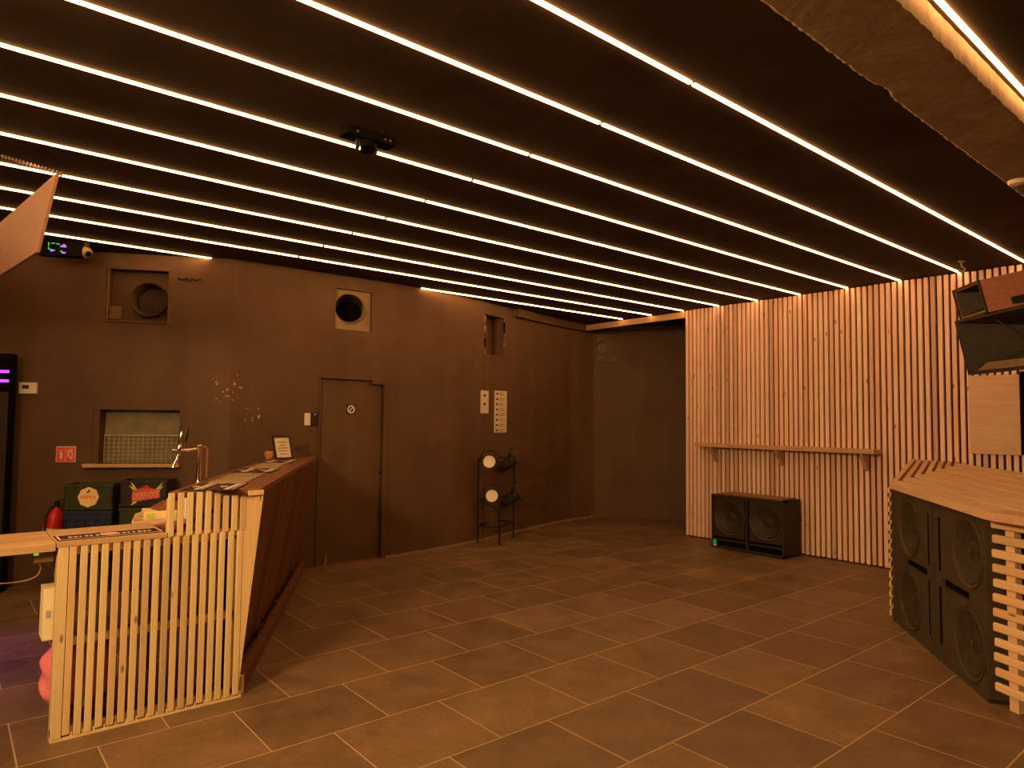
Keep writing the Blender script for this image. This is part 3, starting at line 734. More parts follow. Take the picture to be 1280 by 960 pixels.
# runner on the low counter
t = thing('bar_runner', (.69, 4.17, .97), 'long black bar runner with pale border and print on the low counter', 'bar mat')
MB().box(.462, .948, 4.075, 4.255, .9705, .974).build('mat', 'mat_black', t, bevel=.001)
mb = MB()
mb.box(.468, .942, 4.238, 4.249, .974, .9755); mb.box(.468, .478, 4.083, 4.238, .974, .9755); mb.box(.932, .942, 4.083, 4.238, .974, .9755); mb.box(.478, .932, 4.083, 4.089, .974, .9755)
mb.build('border', 'palepink', t)
mb = MB()
for i in range(16):
    x = .515+i*.0245; hgt = random.uniform(.03, .05)
    mb.box(x, x+random.uniform(.009, .018), 4.155-hgt/2, 4.155+hgt/2, .974, .9752)
mb.build('print_pattern', 'paper', t)
mb = MB(); mb.lathe((.70, 4.16, .9752), (0, 0, 1), [(0, .045), (.0015, .045)], 20); mb.build('emblem', 'palepink', t)

# things on the work counter behind the raised end
def boxthing(name, c, size, rz, mat, label, cat):
    mb = MB(Matrix.Translation(c) @ Matrix.Rotation(rz, 4, 'Z')); mb.box(-size[0]/2, size[0]/2, -size[1]/2, size[1]/2, 0, size[2])
    o = mb.build(name, mat, bevel=.003, org=c); return tag(o, label, cat)
t = thing('flat_carton', (1.09, 4.86, .946), 'flat yellow and lime carton on the work counter behind the raised slats', 'carton')
Mx = Matrix.Translation((1.10, 4.86, .946)) @ Matrix.Rotation(math.radians(-8), 4, 'Z')
MB(Mx).box(-.10, .12, -.10, .10, 0, .052).build('box', 'yellow', t, bevel=.002)
mb = MB(Mx); mb.box(-.085, -.04, -.1025, -.099, .008, .044); mb.box(.03, .085, -.1025, -.099, .006, .046); each(mb, 'print', 'lime', t)
mb = MB(Mx); mb.hexa([(-.02, -.08, .054), (.12, -.08, .054), (.12, .09, .054), (-.06, .09, .054)], [(.02, -.04, .10), (.12, -.06, .10), (.12, .08, .10), (.02, .08, .10)]); mb.build('folded_flap', 'brown_wood', t)
boxthing('tray', (.985, 4.60, .9455), (.16, .12, .018), .2, 'palepink', 'pale pink tray at the front end of the work counter', 'tray')
boxthing('menu_card', (1.10, 4.66, .9455), (.10, .15, .012), .4, 'paper', 'white card stack on the work counter beside the pink tray', 'card')
for i, (x, y, h_, mt, lb) in enumerate(((1.235, 4.72, .14, 'white', 'white cup standing on the work counter behind the raised slats'), (1.29, 4.92, .12, 'palepink', 'pink cup standing on the work counter farther along the bar'))):
    o = MB().lathe((x, y, .9455), (0, 0, 1), [(0, .028), (h_, .038), (h_, .034), (.01, .026)], 18).build('cup', mt, smooth=True, org=(x, y, .945)); tag(o, lb, 'cup', 'cups on the work counter')

# beer tap
tp = V((1.235, 4.53, ZT))
t = thing('beer_tap', tp, 'chrome beer tap with black handle standing on the raised bar top', 'beer tap')
ux = V((-1, .04, 0)).normalized()
MB().lathe(tp, EZ, [(0, .030), (.006, .030), (.010, .018), (.02, .0155), (.205, .0155), (.215, .019), (.232, .019), (.238, .010)], 20).build('column', 'chrome', t, smooth=True)
MB().tube([tp+EZ*.218, tp+EZ*.222+V((.035, .01, 0)), tp+EZ*.21+V((.05, .012, 0)), tp+V((.05, .012, .03))], .007).build('beer_line', plain('copper_tube', (.45, .17, .08), .4, .6), t, smooth=True)
MB().tube([tp+EZ*.210+ux*.01, tp+EZ*.205+ux*.06, tp+EZ*.205+ux*.115], .0095, 12).build('arm', 'chrome', t, smooth=True)
fc = tp+EZ*.205+ux*.115
MB().lathe(fc-EZ*.03, EZ, [(0, .012), (.02, .016), (.05, .016), (.065, .010)], 16).build('faucet', 'chrome', t, smooth=True)
mb = MB(); mb.tube([fc-EZ*.01, fc+ux*.012-EZ*.05, fc+ux*.032-EZ*.105], .008, 10); mb.tube([fc+ux*-.005, fc+ux*.04+EZ*.002], .006, 8); mb.build('spout', 'chrome', t, smooth=True)
MB().lathe(fc+EZ*.03, (ux*-.14+EZ), [(0, .006), (.02, .010), (.07, .014), (.085, .010)], 14).build('lever', 'chrome', t, smooth=True)
MB().lathe(fc+EZ*.045-ux*.025, (ux*-.18+EZ), [(0, .010), (.03, .015), (.085, .013), (.095, .006)], 14).build('handle', 'black', t, smooth=True)

# mats on the bar top
def onbar(a, w_): return P4+bd*a+bn*w_                         # a along from the near-left corner, w_ across
WB = (P1-P4).dot(bn)
def topmat(a0, a1, w0, w1, kind, label):
    c = onbar((a0+a1)/2, (w0+w1)/2)+EZ*ZT; t = thing('bar_mat', c, label, 'bar mat', 'mats on the raised bar top')
    q = [onbar(a0, w0), onbar(a1, w0), onbar(a1, w1), onbar(a0, w1)]
    MB().hexa([p+EZ*(ZT+.0005) for p in q], [p+EZ*(ZT+.006) for p in q]).build('mat', 'mat_black' if kind else 'mat_pale', t, bevel=.001)
    if kind:
        wv = (w1-w0); m_ = MB(); cc_ = (a0+a1)/2
        n = 20; ctr = w0+wv*.30
        m_.prism([onbar(cc_+.035*math.sin(2*PI*i/n), ctr+wv*.17*math.cos(2*PI*i/n))+EZ*(ZT+.006) for i in range(n)], EZ*.0012); m_.build('oval_print', 'palepink', t)
        m_ = MB()
        for f0, f1 in ((.52, .74), (.84, .90)):
            q = [onbar(a0+.02, w0+wv*f0), onbar(a1-.02, w0+wv*(f0+.05)), onbar(a1-.02, w0+wv*(f1+.05)), onbar(a0+.02, w0+wv*f1)]
            m_.hexa([p+EZ*(ZT+.006) for p in q], [p+EZ*(ZT+.0072) for p in q])
        each(m_, 'stripe_print', 'paper', t)
rows = ((.06, .44, 'nearest row'), (1.34, 1.72, 'middle row'), (2.45, 2.85, 'far row'))
for a0, a1, nm in rows:
    topmat(a0, a1, .045, .165, 1, 'black printed bar mat in the %s, on the bartender side' % nm)
    topmat(a0, a1, .195, .330, 1, 'black printed bar mat in the %s, on the dance floor side' % nm)
topmat(.50, 1.26, .08, .30, 0, 'pale grey absorbent mat on the bar top, nearer of two')
topmat(1.78, 2.40, .08, .30, 0, 'pale grey absorbent mat on the bar top, farther of two')

# framed menu and bowl at the far end
fc = onbar(2.98, .19)+EZ*ZT
t = thing('picture_frame', fc, 'small black framed menu standing at the far end of the bar top', 'picture frame')
fx = V((.98, .2, 0)); fy = V((-.2, .98, 0)); up = (EZ+fy*.32).normalized(); fnr = fx.cross(up)
def fr(mb, u0, u1, v0, v1, o0, o1):
    g = lambda u, v_, o_: fc+fx*u+up*v_-fy*o_
    return mb.hexa([g(u0, v0, o0), g(u1, v0, o0), g(u1, v0, o1), g(u0, v0, o1)], [g(u0, v1, o0), g(u1, v1, o0), g(u1, v1, o1), g(u0, v1, o1)])
mb = MB(); fr(mb, -.10, .10, .004, .024, 0, .014); fr(mb, -.10, .10, .226, .246, 0, .014); fr(mb, -.10, -.082, .004, .246, 0, .014); fr(mb, .082, .10, .004, .246, 0, .014); fr(mb, -.09, .09, .01, .24, -.004, 0.002); mb.build('frame', 'black', t)
mb = MB(); fr(mb, -.083, .083, .022, .228, .001, .005); mb.build('sheet', 'paper', t)
mb = MB()
for i, wv in enumerate((.05, .03, .055, .05, .04)): fr(mb, -wv, wv, .175-.03*i, .181-.03*i, .004, .0065)
each(mb, 'print', 'ink', t)
bc = onbar(2.90, .06)+EZ*ZT
o = MB().lathe(bc, EZ, [(0, .02), (.01, .03), (.05, .045), (.085, .04), (.085, .036), (.05, .04), (.015, .025)], 20).build('bowl', 'amber', smooth=True, org=bc); tag(o, 'small round amber bowl left of the framed menu on the bar', 'bowl')

# pale bottle-sized stub on the floor by the bar's far end
o = MB().lathe((3.16, 6.86, 0), EZ, [(0, .014), (.10, .014), (.13, .008), (.155, .008)], 14).build('door_wedge_post', 'tan', smooth=True, org=(3.16, 6.86, 0)); o.name = 'small_bottle'; tag(o, 'small pale bottle on the floor between the bar foot rail and the door', 'bottle')

# ------------------------------------------------------------------ left edge: dark cabinet with purple bars
P = wl(uw(.575), 0, .25)
Mx = Matrix.Translation(P) @ Matrix.Rotation(math.atan2(el.y, el.x), 4, 'Z')
t = thing('drinks_cabinet', P, 'tall black cabinet with two purple light bars at the left edge', 'cabinet')
mb = MB(Mx); mb.box(-.75, .0, 0, .11, 0, 2.15); mb.build('body', 'dark', t, bevel=.006)
mb = MB(Mx); mb.box(-.70, -.01, -.012, 0, .08, 1.80); mb.build('door', 'black', t, bevel=.004)
for z in (1.985, 1.90): MB(Mx).cyl((-.66, -.02, z), (-.012, -.02, z), .013, n=12).build('light_bar', 'led_purple', t)
mb = MB(Mx); mb.cyl((-.09, -.013, 1.84), (-.09, -.016, 1.84), .008, n=10); mb.build('indicator', 'white', t)
lp = bpy.data.lights.new('purple_glow', 'SPOT'); lp.energy = 34.; lp.color = (.42, .05, 1.); lp.spot_size = math.radians(95); lp.spot_blend = 1.; lp.shadow_soft_size = .1  # unseen spot added for the purple glow on the floor
lo = bpy.data.objects.new('purple_glow', lp); COL.objects.link(lo); lo.location = (-.60, 5.9, .88)
lo.rotation_euler = (V((.22, 5.6, 0))-V(lo.location)).to_track_quat('-Z', 'Y').to_euler()

# plywood board hung over the bar
a = V((.446, 4.525, 2.95)); b_ = V((.384, 4.68, 2.52)); dd = V((-.122, .992, 0)); ln = 3.2; thk = V((-.018, -.002, 0))
t = thing('hanging_board', a, 'long reddish plywood board hung from the ceiling at the upper left edge', 'board')
MB().hexa([a, b_, b_+dd*ln, a+dd*ln], [a+thk, b_+thk, b_+dd*ln+thk, a+dd*ln+thk]).build('panel', 'board_ply', t, bevel=.003)
mb = MB(); c0 = a+V((.01, .01, .0)); c1 = V((.2, 5.178, H)); nk = 34
for i in range(nk):
    p = c0.lerp(c1, i/nk); q = c0.lerp(c1, (i+.8)/nk); sg_ = EZ.cross((c1-c0)).normalized()*.010 if i % 2 else EZ*.010
    mb.tube([p, p.lerp(q, .25)+sg_, p.lerp(q, .75)+sg_, q, p.lerp(q, .75)-sg_, p.lerp(q, .25)-sg_, p], .0035, 6)
mb.build('chain', 'steel', t)
mb = MB(); mb.tube([a+dd*2.9+V((.015, 0, 0)), a+dd*2.9+V((.015, 0, H-2.95))], .005); mb.build('hanger', 'steel', t)

# clock display and dome camera at the ceiling
t = thing('led_display', (.72, 7.42, 3.08), 'black box with green and violet display digits under the ceiling at left', 'display')
Mx = Matrix.Translation((.735, 7.36, 3.118)) @ Matrix.Rotation(math.atan2(el.y, el.x), 4, 'Z')
MB(Mx).box(-.16, .20, 0, .10, -.075, .067).build('body', 'dark', t, bevel=.004)
mb = MB(Mx)
for u, v_, w_, h_ in ((-.075, .025, .007, .03), (-.075, -.012, .007, .02), (-.04, .034, .028, .008), (0, .03, .028, .008), (-.06, -.022, .02, .008), (.03, -.035, .02, .008)): mb.box(u-w_/2, u+w_/2, -.004, .001, v_-h_/2, v_+h_/2)
each(mb, 'green_digit', 'led_green', t)
mb = MB(Mx)
for u, v_, w_, h_ in ((.045, .010, .05, .014), (.05, .022, .02, .012), (-.04, -.03, .03, .012), (.05, -.048, .03, .012), (-.05, -.036, .014, .012)): mb.box(u-w_/2, u+w_/2, -.004, .001, v_-h_/2, v_+h_/2)
each(mb, 'violet_digit', 'led_violet', t)
c = V((.945, 7.31, 3.095))
t = thing('dome_camera', c+EZ*.08, 'small round pale camera under the ceiling right of the display digits', 'camera')
mb = MB(); bmesh.ops.create_uvsphere(mb.bm, u_segments=24, v_segments=14, radius=.055, matrix=Matrix.Translation(c)); mb.build('ball', 'tan', t, smooth=True)
v_ = V((.10, -1, -.25)).normalized(); MB().disc(c+v_*.046+V((.012, 0, -.008)), v_, .026, .012, 18).build('lens', 'dark', t)
MB().cyl(c+EZ*.04, c+EZ*.09, .03, n=16).build('mount', 'black', t)

# small black fixture on the ceiling
c = V((1.77, 3.40, H))
t = thing('ceiling_fixture', c, 'small black spotlight fixture on the ceiling between the light strips', 'spotlight')
MB().box(c.x-.16, c.x+.14, c.y-.05, c.y+.05, H-.045, H).build('base', 'dark', t, bevel=.004)
MB().cyl(c+V((-.02, 0, -.04)), c+V((-.02, -.02, -.10)), .035, .042, 18).build('lamp_head', 'dark', t)
mb = MB(); mb.bar(c+V((-.075, 0, -.04)), c+V((-.075, 0, -.10)), .012, .02); mb.bar(c+V((.035, 0, -.04)), c+V((.035, 0, -.10)), .012, .02); each(mb, 'bracket', 'blackmetal', t)
mb = MB(); 
for dx in (-.10, .07, .10): mb.disc(c+V((dx, -.05, -.025)), (0, -1, 0), .006, .004, 8)
each(mb, 'screw', 'steel', t)

# ------------------------------------------------------------------ stage-light rack
F0 = V((5.535, 6.885, 0)); ru = V((.82, .50, 0)).normalized(); rv = V((-ru.y, ru.x, 0)); RW, RD, RH = .56, .30, 1.10
t = thing('light_rack', F0+ru*RW/2, 'black metal rack holding stage lamps against the curved wall', 'rack')
for u, v2 in ((0, 0), (RW, 0), (0, RD), (RW, RD)):
    MB().cyl(F0+ru*u+rv*v2, F0+ru*u+rv*v2+EZ*(RH if v2 else RH*.45 if u == 0 else RH), .012, n=10).build('leg', 'blackmetal', t)
mb = MB()
R_ = lambda u, v2, z: F0+ru*u+rv*v2+EZ*z
for z in (.22, .55, 1.08):
    mb.tube([R_(0, RD, z), R_(RW, RD, z)], .010)
mb.tube([R_(0, 0, .22), R_(RW, 0, .22)], .010); mb.tube([R_(0, 0, .22), R_(0, RD, .22)], .010); mb.tube([R_(RW, 0, .22), R_(RW, RD, .22)], .010)
mb.tube([R_(0, 0, .44), R_(0, RD, .55)], .010); mb.tube([R_(RW, 0, .55), R_(RW, RD, .55)], .010); mb.tube([R_(RW, 0, 1.08), R_(RW, RD, 1.08)], .010)
each(mb, 'crossbar', 'blackmetal', t)
def par(c, aim, label, tall):
    c = V(c); aim = V(aim).normalized(); t = thing('stage_lamp', c, label, 'stage lamp', 'stage lamps on the rack')
    MB().lathe(c, aim, [(-.17, .04), (-.155, .06), (-.05, .076), (.07, .082), (.08, .088), (.09, .088), (.09, .080), (.07, .079)], 26, cap=False).build('lamp_body', 'black', t, smooth=True)
    MB().disc(c+aim*.06, aim, .0785, .012, 26).build('lens', 'lens' if tall else 'dark', t)
    s_ = aim.cross(EZ).normalized(); u_ = s_.cross(aim)
    mb = MB(); mb.tube([c+s_*.105, c+s_*.11+u_*.02+EZ*.06, c+s_*.06+EZ*.135, c-s_*.06+EZ*.135, c-s_*.11+u_*.02+EZ*.06, c-s_*.105], .008); mb.build('yoke', 'blackmetal', t)
    mb = MB(); mb.disc(c+s_*.10, s_, .02, .02, 12); mb.disc(c-s_*.12, s_, .02, .02, 12); each(mb, 'knob', 'blackmetal', t)
    if not tall:
        mb = MB()
        q = c+aim*.09
        for sg_ in (-1, 1):
            mb.hexa([q+s_*-.09+u_*.10*sg_, q+s_*.09+u_*.10*sg_, q+s_*.09+u_*.114*sg_, q+s_*-.09+u_*.114*sg_], [q+aim*.10+s_*-.10+u_*.126*sg_, q+aim*.10+s_*.10+u_*.126*sg_, q+aim*.10+s_*.10+u_*.140*sg_, q+aim*.10+s_*-.10+u_*.140*sg_])
        each(mb, 'barn_door', 'black', t)
tocam = (V((0, 0, 1.5))-V((5.6, 7.0, 1.0))).normalized()
par((5.446, 7.0, 1.055), tocam, 'stage lamp with round cream lens, upper of two facing the room', 1)
par((5.51, 7.02, .615), tocam, 'stage lamp with round cream lens, lower of two facing the room', 1)
par((5.917, 7.17, 1.02), V((.55, -.45, .55)), 'black stage lamp tilted upward at top right of the rack', 0)
par((6.0, 7.20, .54), V((.55, -.45, .55)), 'black stage lamp tilted upward at lower right of the rack', 0)

# ------------------------------------------------------------------ wall shelf on the slats
t = thing('wall_shelf', (DX, 4.42, 1.25), 'narrow wooden shelf on three brackets across the slatted wall', 'shelf')
sx0 = DX-.23
MB().box(sx0, DX-.006, 3.24, 5.57, 1.262, 1.312).build('board', 'pine_y', t, bevel=.004)
for y in (5.36, 4.42, 3.40):
    mb = MB(); mb.prism([(DX-.008, y-.02, 1.262), (DX-.175, y-.02, 1.262), (DX-.175, y-.02, 1.23), (DX-.045, y-.02, 1.075), (DX-.008, y-.02, 1.06)], (0, .04, 0)); mb.build('bracket', 'pine_y', t, bevel=.003)

# ------------------------------------------------------------------ subwoofer standing at the slatted wall
def driver(t, c, nrm, r, mats=('rim', 'cone')):
    MB().lathe(c, nrm, [(.001, r*1.03), (.007, r*1.03), (.008, r), (.004, r*.96), (-.006, r*.90)], 40, cap=False).build('driver_rim', mats[0], t, smooth=True)
    MB().lathe(c, nrm, [(-.006, r*.91), (.002, r*.86), (-.005, r*.80), (-.034, r*.30), (-.032, r*.28), (-.028, r*.15), (-.026, 0.0005)], 40, cap=False).build('speaker_cone', mats[1], t, smooth=True)
def baffle(mb, org, ex, ez, w, h, holes, n=40):
    """flat face w x h from org with round holes stacked/ranked in given cells: (x0,x1,z0,z1,r)"""
    nrm = ex.cross(ez)
    for (x0, x1, z0, z1, cx, cz, r) in holes:
        mb.plate_hole(org+ex*((x0+x1)/2)+ez*((z0+z1)/2), ex, ez, (x1-x0)/2, (z1-z0)/2, r, n, cx-(x0+x1)/2, cz-(z0+z1)/2)
bx0, by0, by1, bh = 7.615, 4.165, 5.145, .675
t = thing('subwoofer', (7.84, 4.65, 0), 'black double subwoofer standing against the slatted wall under the shelf', 'subwoofer')
mb = MB(); dpt = .40
bk = bx0+.03
mb.box(bk+.08, bx0+dpt, by0, by1, .012, bh); mb.box(bx0, bk+.08, by0, by0+.02, .012, bh); mb.box(bx0, bk+.08, by1-.02, by1, .012, bh); mb.box(bx0, bk+.08, by0, by1, bh-.02, bh); mb.box(bx0, bk+.08, by0, by1, .012, .032)
mb.box(bx0+.01, bk+.08, (by0+by1)/2-.012, (by0+by1)/2+.012, .03, bh-.02)
mb.build('cabinet', 'black', t)
ex = V((0, -1, 0)); o_ = V((bk, by1-.02, .032)); W2 = (by1-by0)-.04
mb = MB(); baffle(mb, o_, ex, EZ, W2, .62, [(0, .43, .12, .623, .225, .37, .215), (.50, W2, .12, .623, .72, .37, .215)]); mb.build('baffle', 'black', t)
for cx in (.225, .72): driver(t, o_+ex*cx+EZ*.37, V((-1, 0, 0)), .215, ('cone', 'black'))
mb = MB(); mb.box(bk+.002, bk+.02, by1-.02-.50, by1-.02-.43, .15, .655); mb.box(bk+.03, bk+.05, by0+.02, by1-.02, .04, .15); mb.build('port', 'dark', t)
mb = MB(); mb.box(bk-.002, bk+.03, by0+.02, by1-.02, .10, .12); mb.box(bk-.002, bk+.03, (by0+by1)/2-.02, (by0+by1)/2+.02, .032, .12); mb.build('port_lip', 'black', t)
mb = MB(); mb.box(bx0-.004, bx0+.004, by1-.075, by1-.025, .045, .105); mb.build('badge', 'badge_glow', t)
mb = MB(); mb.box(bx0-.005, bx0+.003, by1-.075, by1-.028, .028, .044); mb.build('badge_foot', 'paper', t)
mb = MB()
for y in (by0+.08, by1-.08):
    for x in (bx0+.06, bx0+dpt-.06): mb.cyl((x, y, 0), (x, y, .013), .02, n=12)
each(mb, 'foot', 'black', t)
boxthing('flat_board', (7.80, 4.62, bh+.0005), (.30, .86, .018), 0, 'brown_wood', 'flat brown board lying on top of the wall-side subwoofer', 'board')

# ------------------------------------------------------------------ dj booth with two double subwoofers in its front
A = V((6.03, 2.36, 0)); ft = V((-.791, -.612, 0)); fb = V((.612, -.791, 0)); fo = -fb
bend = V((-.454, -.891, 0)); bp_ = V((.891, -.454, 0))
def cabinet(u0, u1, label, mirror):
    o0 = A+ft*u0; w = u1-u0; h = 1.085; rec = .012
    t = thing('subwoofer', o0+ft*(w/2)+fb*.3, label, 'subwoofer', 'double subwoofers in the booth front')
    def bx(mb, a, b2, d0, d1, z0, z1):
        q = [o0+ft*a+fb*d0, o0+ft*b2+fb*d0, o0+ft*b2+fb*d1, o0+ft*a+fb*d1]; return mb.hexa([p+EZ*z0 for p in q], [p+EZ*z1 for p in q])
    mb = MB(); bx(mb, 0, w, rec+.09, .60, .0, h); bx(mb, 0, .022, 0, rec+.09, 0, h); bx(mb, w-.022, w, 0, rec+.09, 0, h); bx(mb, 0, w, 0, rec+.09, h-.022, h); bx(mb, 0, w, 0, rec+.09, 0, .022)
    mb.build('cabinet', 'sub_face', t)
    ps = (w-.090, w-.043) if not mirror else (.095, .142)      # tall port slot
    d0, d1 = (.022, ps[0]-.012) if not mirror else (ps[1]+.012, w-.022)
    oc = o0+fb*rec; hp = (d0+.26, d1) if not mirror else (d0, d1-.24); cxm = .372 if not mirror else .565; r = .222
    zc = (.292, .792)
    mb = MB(); baffle(mb, oc, ft, EZ, w, h, [(d0, d1, .022, .510, cxm, .262, r), (d0, d1, .565, h-.022, cxm, .815, r)]); bx(mb, d0, hp[0], rec-.001, rec+.02, .510, .565) if not mirror else bx(mb, hp[1], d1, rec-.001, rec+.02, .510, .565)
    mb.build('baffle', 'sub_face', t)
    for z in (.262, .815): driver(t, oc+ft*cxm+EZ*z, fo, r, ('sub_face', 'cone'))
    mb = MB(); bx(mb, ps[0], ps[1], rec+.002, rec+.03, .11, h-.12); bx(mb, d0, d1, rec+.02, rec+.03, .510, .565); mb.build('port', 'dark', t)  # near-flush black fill painted in for the shade of the slots
    mb = MB(); bx(mb, ps[0]-.012, ps[0], rec-.001, rec+.06, .022, h-.022); bx(mb, ps[1], ps[1]+.012, rec-.001, rec+.06, .022, h-.022)
    e0, e1 = (ps[1]+.012, w-.022) if not mirror else (.022, ps[0]-.012)
    bx(mb, e0, e1, rec-.001, rec+.02, .022, h-.022); bx(mb, ps[0], ps[1], rec-.002, rec+.04, .50, .60); bx(mb, ps[0], ps[1], rec-.002, rec+.04, .022, .11); bx(mb, ps[0], ps[1], rec-.002, rec+.04, h-.12, h-.022)
    bx(mb, hp[0], hp[1], rec-.005, rec+.03, .500, .512)
    mb.build('port_lip', 'sub_face', t)
    mb = MB(); q = oc+ft*cxm
    for z in (.262, .815): mb.disc(q+EZ*z+fb*.015, fo, .012, .004, 10)
    each(mb, 'cone_cap', 'rim', t)
cabinet(.012, .845, 'black double subwoofer in the booth front, farther one beside the slatted wall', False)
cabinet(.855, 1.69, 'black double subwoofer in the booth front, nearer one beside the horizontal slats', True)

bt = thing('dj_booth', (6.0, 1.4, 0), 'slatted pine booth with sloping board top in the right corner', 'booth')
g_ = .08; pit = .172; bw = .126; th = .048
Mi = V((4.50, 1.262, 0)); mit = (fb+bp_).normalized(); cs = mit.dot(fb)
ndepth = 8
E0 = V((5.985, 2.345, 0)); Estep = V((pit/math.sin(math.radians(37.7)), .012, 0))
for k_ in range(ndepth):
    d0 = pit*k_; d1 = d0+bw; z0 = 1.115+g_*d0; z1 = 1.115+g_*d1
    e_a = E0+Estep*k_; e_b = E0+Estep*(k_+bw/pit)
    m_a = Mi+mit*(d0/cs); m_b = Mi+mit*(d1/cs); far_a = m_a+bend*2.2; far_b = m_b+bend*2.2
    if e_b.x > DX-.03: break
    mb = MB()
    mb.hexa([e_a+EZ*(z0-th), m_a+EZ*(z0-th), m_b+EZ*(z1-th), e_b+EZ*(z1-th)], [e_a+EZ*z0, m_a+EZ*z0, m_b+EZ*z1, e_b+EZ*z1])
    mb.hexa([m_a+EZ*(z0-th), far_a+EZ*(z0-th), far_b+EZ*(z1-th), m_b+EZ*(z1-th)], [m_a+EZ*z0, far_a+EZ*z0, far_b+EZ*z1, m_b+EZ*z1])
    mb.build('top_board', 'booth', bt, bevel=.003)
# short battens from the mitre to the wall
mb = MB(); q16 = V((.961, .276, 0)); s16 = V((-.276, .961, 0))
for k_ in range(ndepth):
    e_ = E0+Estep*k_; L_ = (DX-.012-e_.x)/q16.x
    if L_ < .06: continue
    zf = lambda p: 1.115+g_*max(0, (p-A).dot(fb))
    a0 = e_; a1 = e_+q16*L_; z0, z1 = zf(a0), zf(a0)+.05*L_
    b0 = a0-s16*.040; b1 = a1-s16*.040
    mb.hexa([a0+EZ*(z0-th), b0+EZ*(z0-th), b1+EZ*(z1-th), a1+EZ*(z1-th)], [a0+EZ*z0, b0+EZ*z0, b1+EZ*z1, a1+EZ*z1])
mb.build('wall_batten', 'booth', bt, bevel=.002)
# horizontal slats on the wall-side flank
mb = MB(); nS = 14
for i in range(nS):
    z = .03+i*.0765; a0 = A+V((.012, .012, 0)); a1 = a0+q16*((DX-.02-a0.x)/q16.x)
    mb.hexa([a0+EZ*z, a1+EZ*z, a1+s16*.016+EZ*z, a0+s16*.016+EZ*z], [p+EZ*(z+.045) for p in (a0, a1, a1+s16*.016, a0+s16*.016)])
mb.build('flank_slats', 'booth_side', bt, bevel=.002)
# near face of horizontal slats on posts
S0 = A+ft*1.715+fo*-.015
mb = MB(); nS = 12
for i in range(nS):
    z = .085+i*.0835; a0 = S0+bend*(.005+random.uniform(-.004, .004)); a1 = a0+bend*2.1
    mb.hexa([a0+EZ*z, a1+EZ*z, a1+bp_*.024+EZ*z, a0+bp_*.024+EZ*z], [p+EZ*(z+.050) for p in (a0, a1, a1+bp_*.024, a0+bp_*.024)])
mb.build('face_slats', 'booth_side', bt, bevel=.010)
for u in (.075, .95, 1.85):
    q = S0+bend*u+bp_*.026
    MB().hexa([q, q+bend*.055, q+bend*.055+bp_*.045, q+bp_*.045], [p+EZ*1.066 for p in (q, q+bend*.055, q+bend*.055+bp_*.045, q+bp_*.045)]).build('post', 'booth_side', bt)
mb = MB(); q = S0+bp_*.30+bend*.02; mb.hexa([q, q+bend*2.0, q+bend*2.0+bp_*.015, q+bp_*.015], [p+EZ*1.05 for p in (q, q+bend*2.0, q+bend*2.0+bp_*.015, q+bp_*.015)]); mb.build('inner_panel', 'dark', bt)
mb = MB(); q = A+fb*.70+ft*.2; mb.hexa([q, q+ft*1.4, q+ft*1.4+fb*.02, q+fb*.02], [p+EZ*1.10 for p in (q, q+ft*1.4, q+ft*1.4+fb*.02, q+fb*.02)]); mb.build('rear_panel', 'backing', bt)

# ------------------------------------------------------------------ plywood sheet and black panel on the slatted wall
o = MB().box(DX-.03, DX-.006, 1.955, 2.385, 1.305, 2.095).build('plywood_sheet', 'ply', bevel=.002, org=(DX, 2.17, 1.3)); tag(o, 'upright plywood sheet fixed to the slatted wall under the hung speakers', 'board')
o = MB().box(DX-.05, DX-.006, 1.20, 1.945, 1.31, 2.12).build('black_panel', 'dark', bevel=.004, org=(DX, 1.6, 1.31)); tag(o, 'black panel beside the plywood sheet at the right edge', 'panel')

# ------------------------------------------------------------------ hung speakers
def hung(TL, alpha, pitch):
    """frame at the front top-left corner: ex to the right seen from the room, ey into the cabinet, ez up"""
    a = math.radians(alpha); f = V((math.cos(a)*math.cos(pitch), math.sin(a)*math.cos(pitch), -math.sin(pitch)))
    ex = V((-math.sin(a), math.cos(a), 0)); ez = ex.cross(-f)
    if ez.z < 0: ez = -ez
    m = Matrix((( ex.x, -f.x, ez.x, TL[0]), (ex.y, -f.y, ez.y, TL[1]), (ex.z, -f.z, ez.z, TL[2]), (0, 0, 0, 1)))
    return m
def horn_box(t, m, w, h, d, mat_out, deep, throat, wall=.02):
    mb = MB(m)
    o = [(0, 0, 0), (w, 0, 0), (w, 0, -h), (0, 0, -h)]; bk = [(x, d, z) for x, y, z in o]
    i_ = [(wall, 0, -wall), (w-wall, 0, -wall), (w-wall, 0, -h+wall), (wall, 0, -h+wall)]
    O = [mb.v(p) for p in o]; B = [mb.v(p) for p in bk]; I = [mb.v(p) for p in i_]
    for k_ in range(4):
        n_ = (k_+1) % 4; mb.face([O[k_], O[n_], B[n_], B[k_]]); mb.face([O[k_], O[n_], I[n_], I[k_]])
    mb.face(B); mb.build('cabinet', mat_out, t)
    mb = MB(m); I = [mb.v((x, y+.0005, z)) for x, y, z in i_]; tw, tz = throat
    T = [mb.v((w/2+sx*tw, deep, -h/2+sz*tz)) for sx, sz in ((-1, 1), (1, 1), (1, -1), (-1, -1))]
    for k_ in range(4): mb.face([I[k_], I[(k_+1) % 4], T[(k_+1) % 4], T[k_]])
    mb.build('horn', 'black', t)
    mb = MB(m); mb.box(w/2-tw, w/2+tw, deep, deep+.004, -h/2-tz, -h/2+tz); mb.build('throat', 'dark', t)
pit_ = math.radians(13)
Tl = V((6.20, 1.924, 2.425)); ml = hung(Tl, 138, pit_)
t = thing('hung_speaker', ml @ V((.58, .25, 0)), 'wide black horn speaker hung in the right corner, lower of two', 'speaker', 'speakers hung in the right corner')
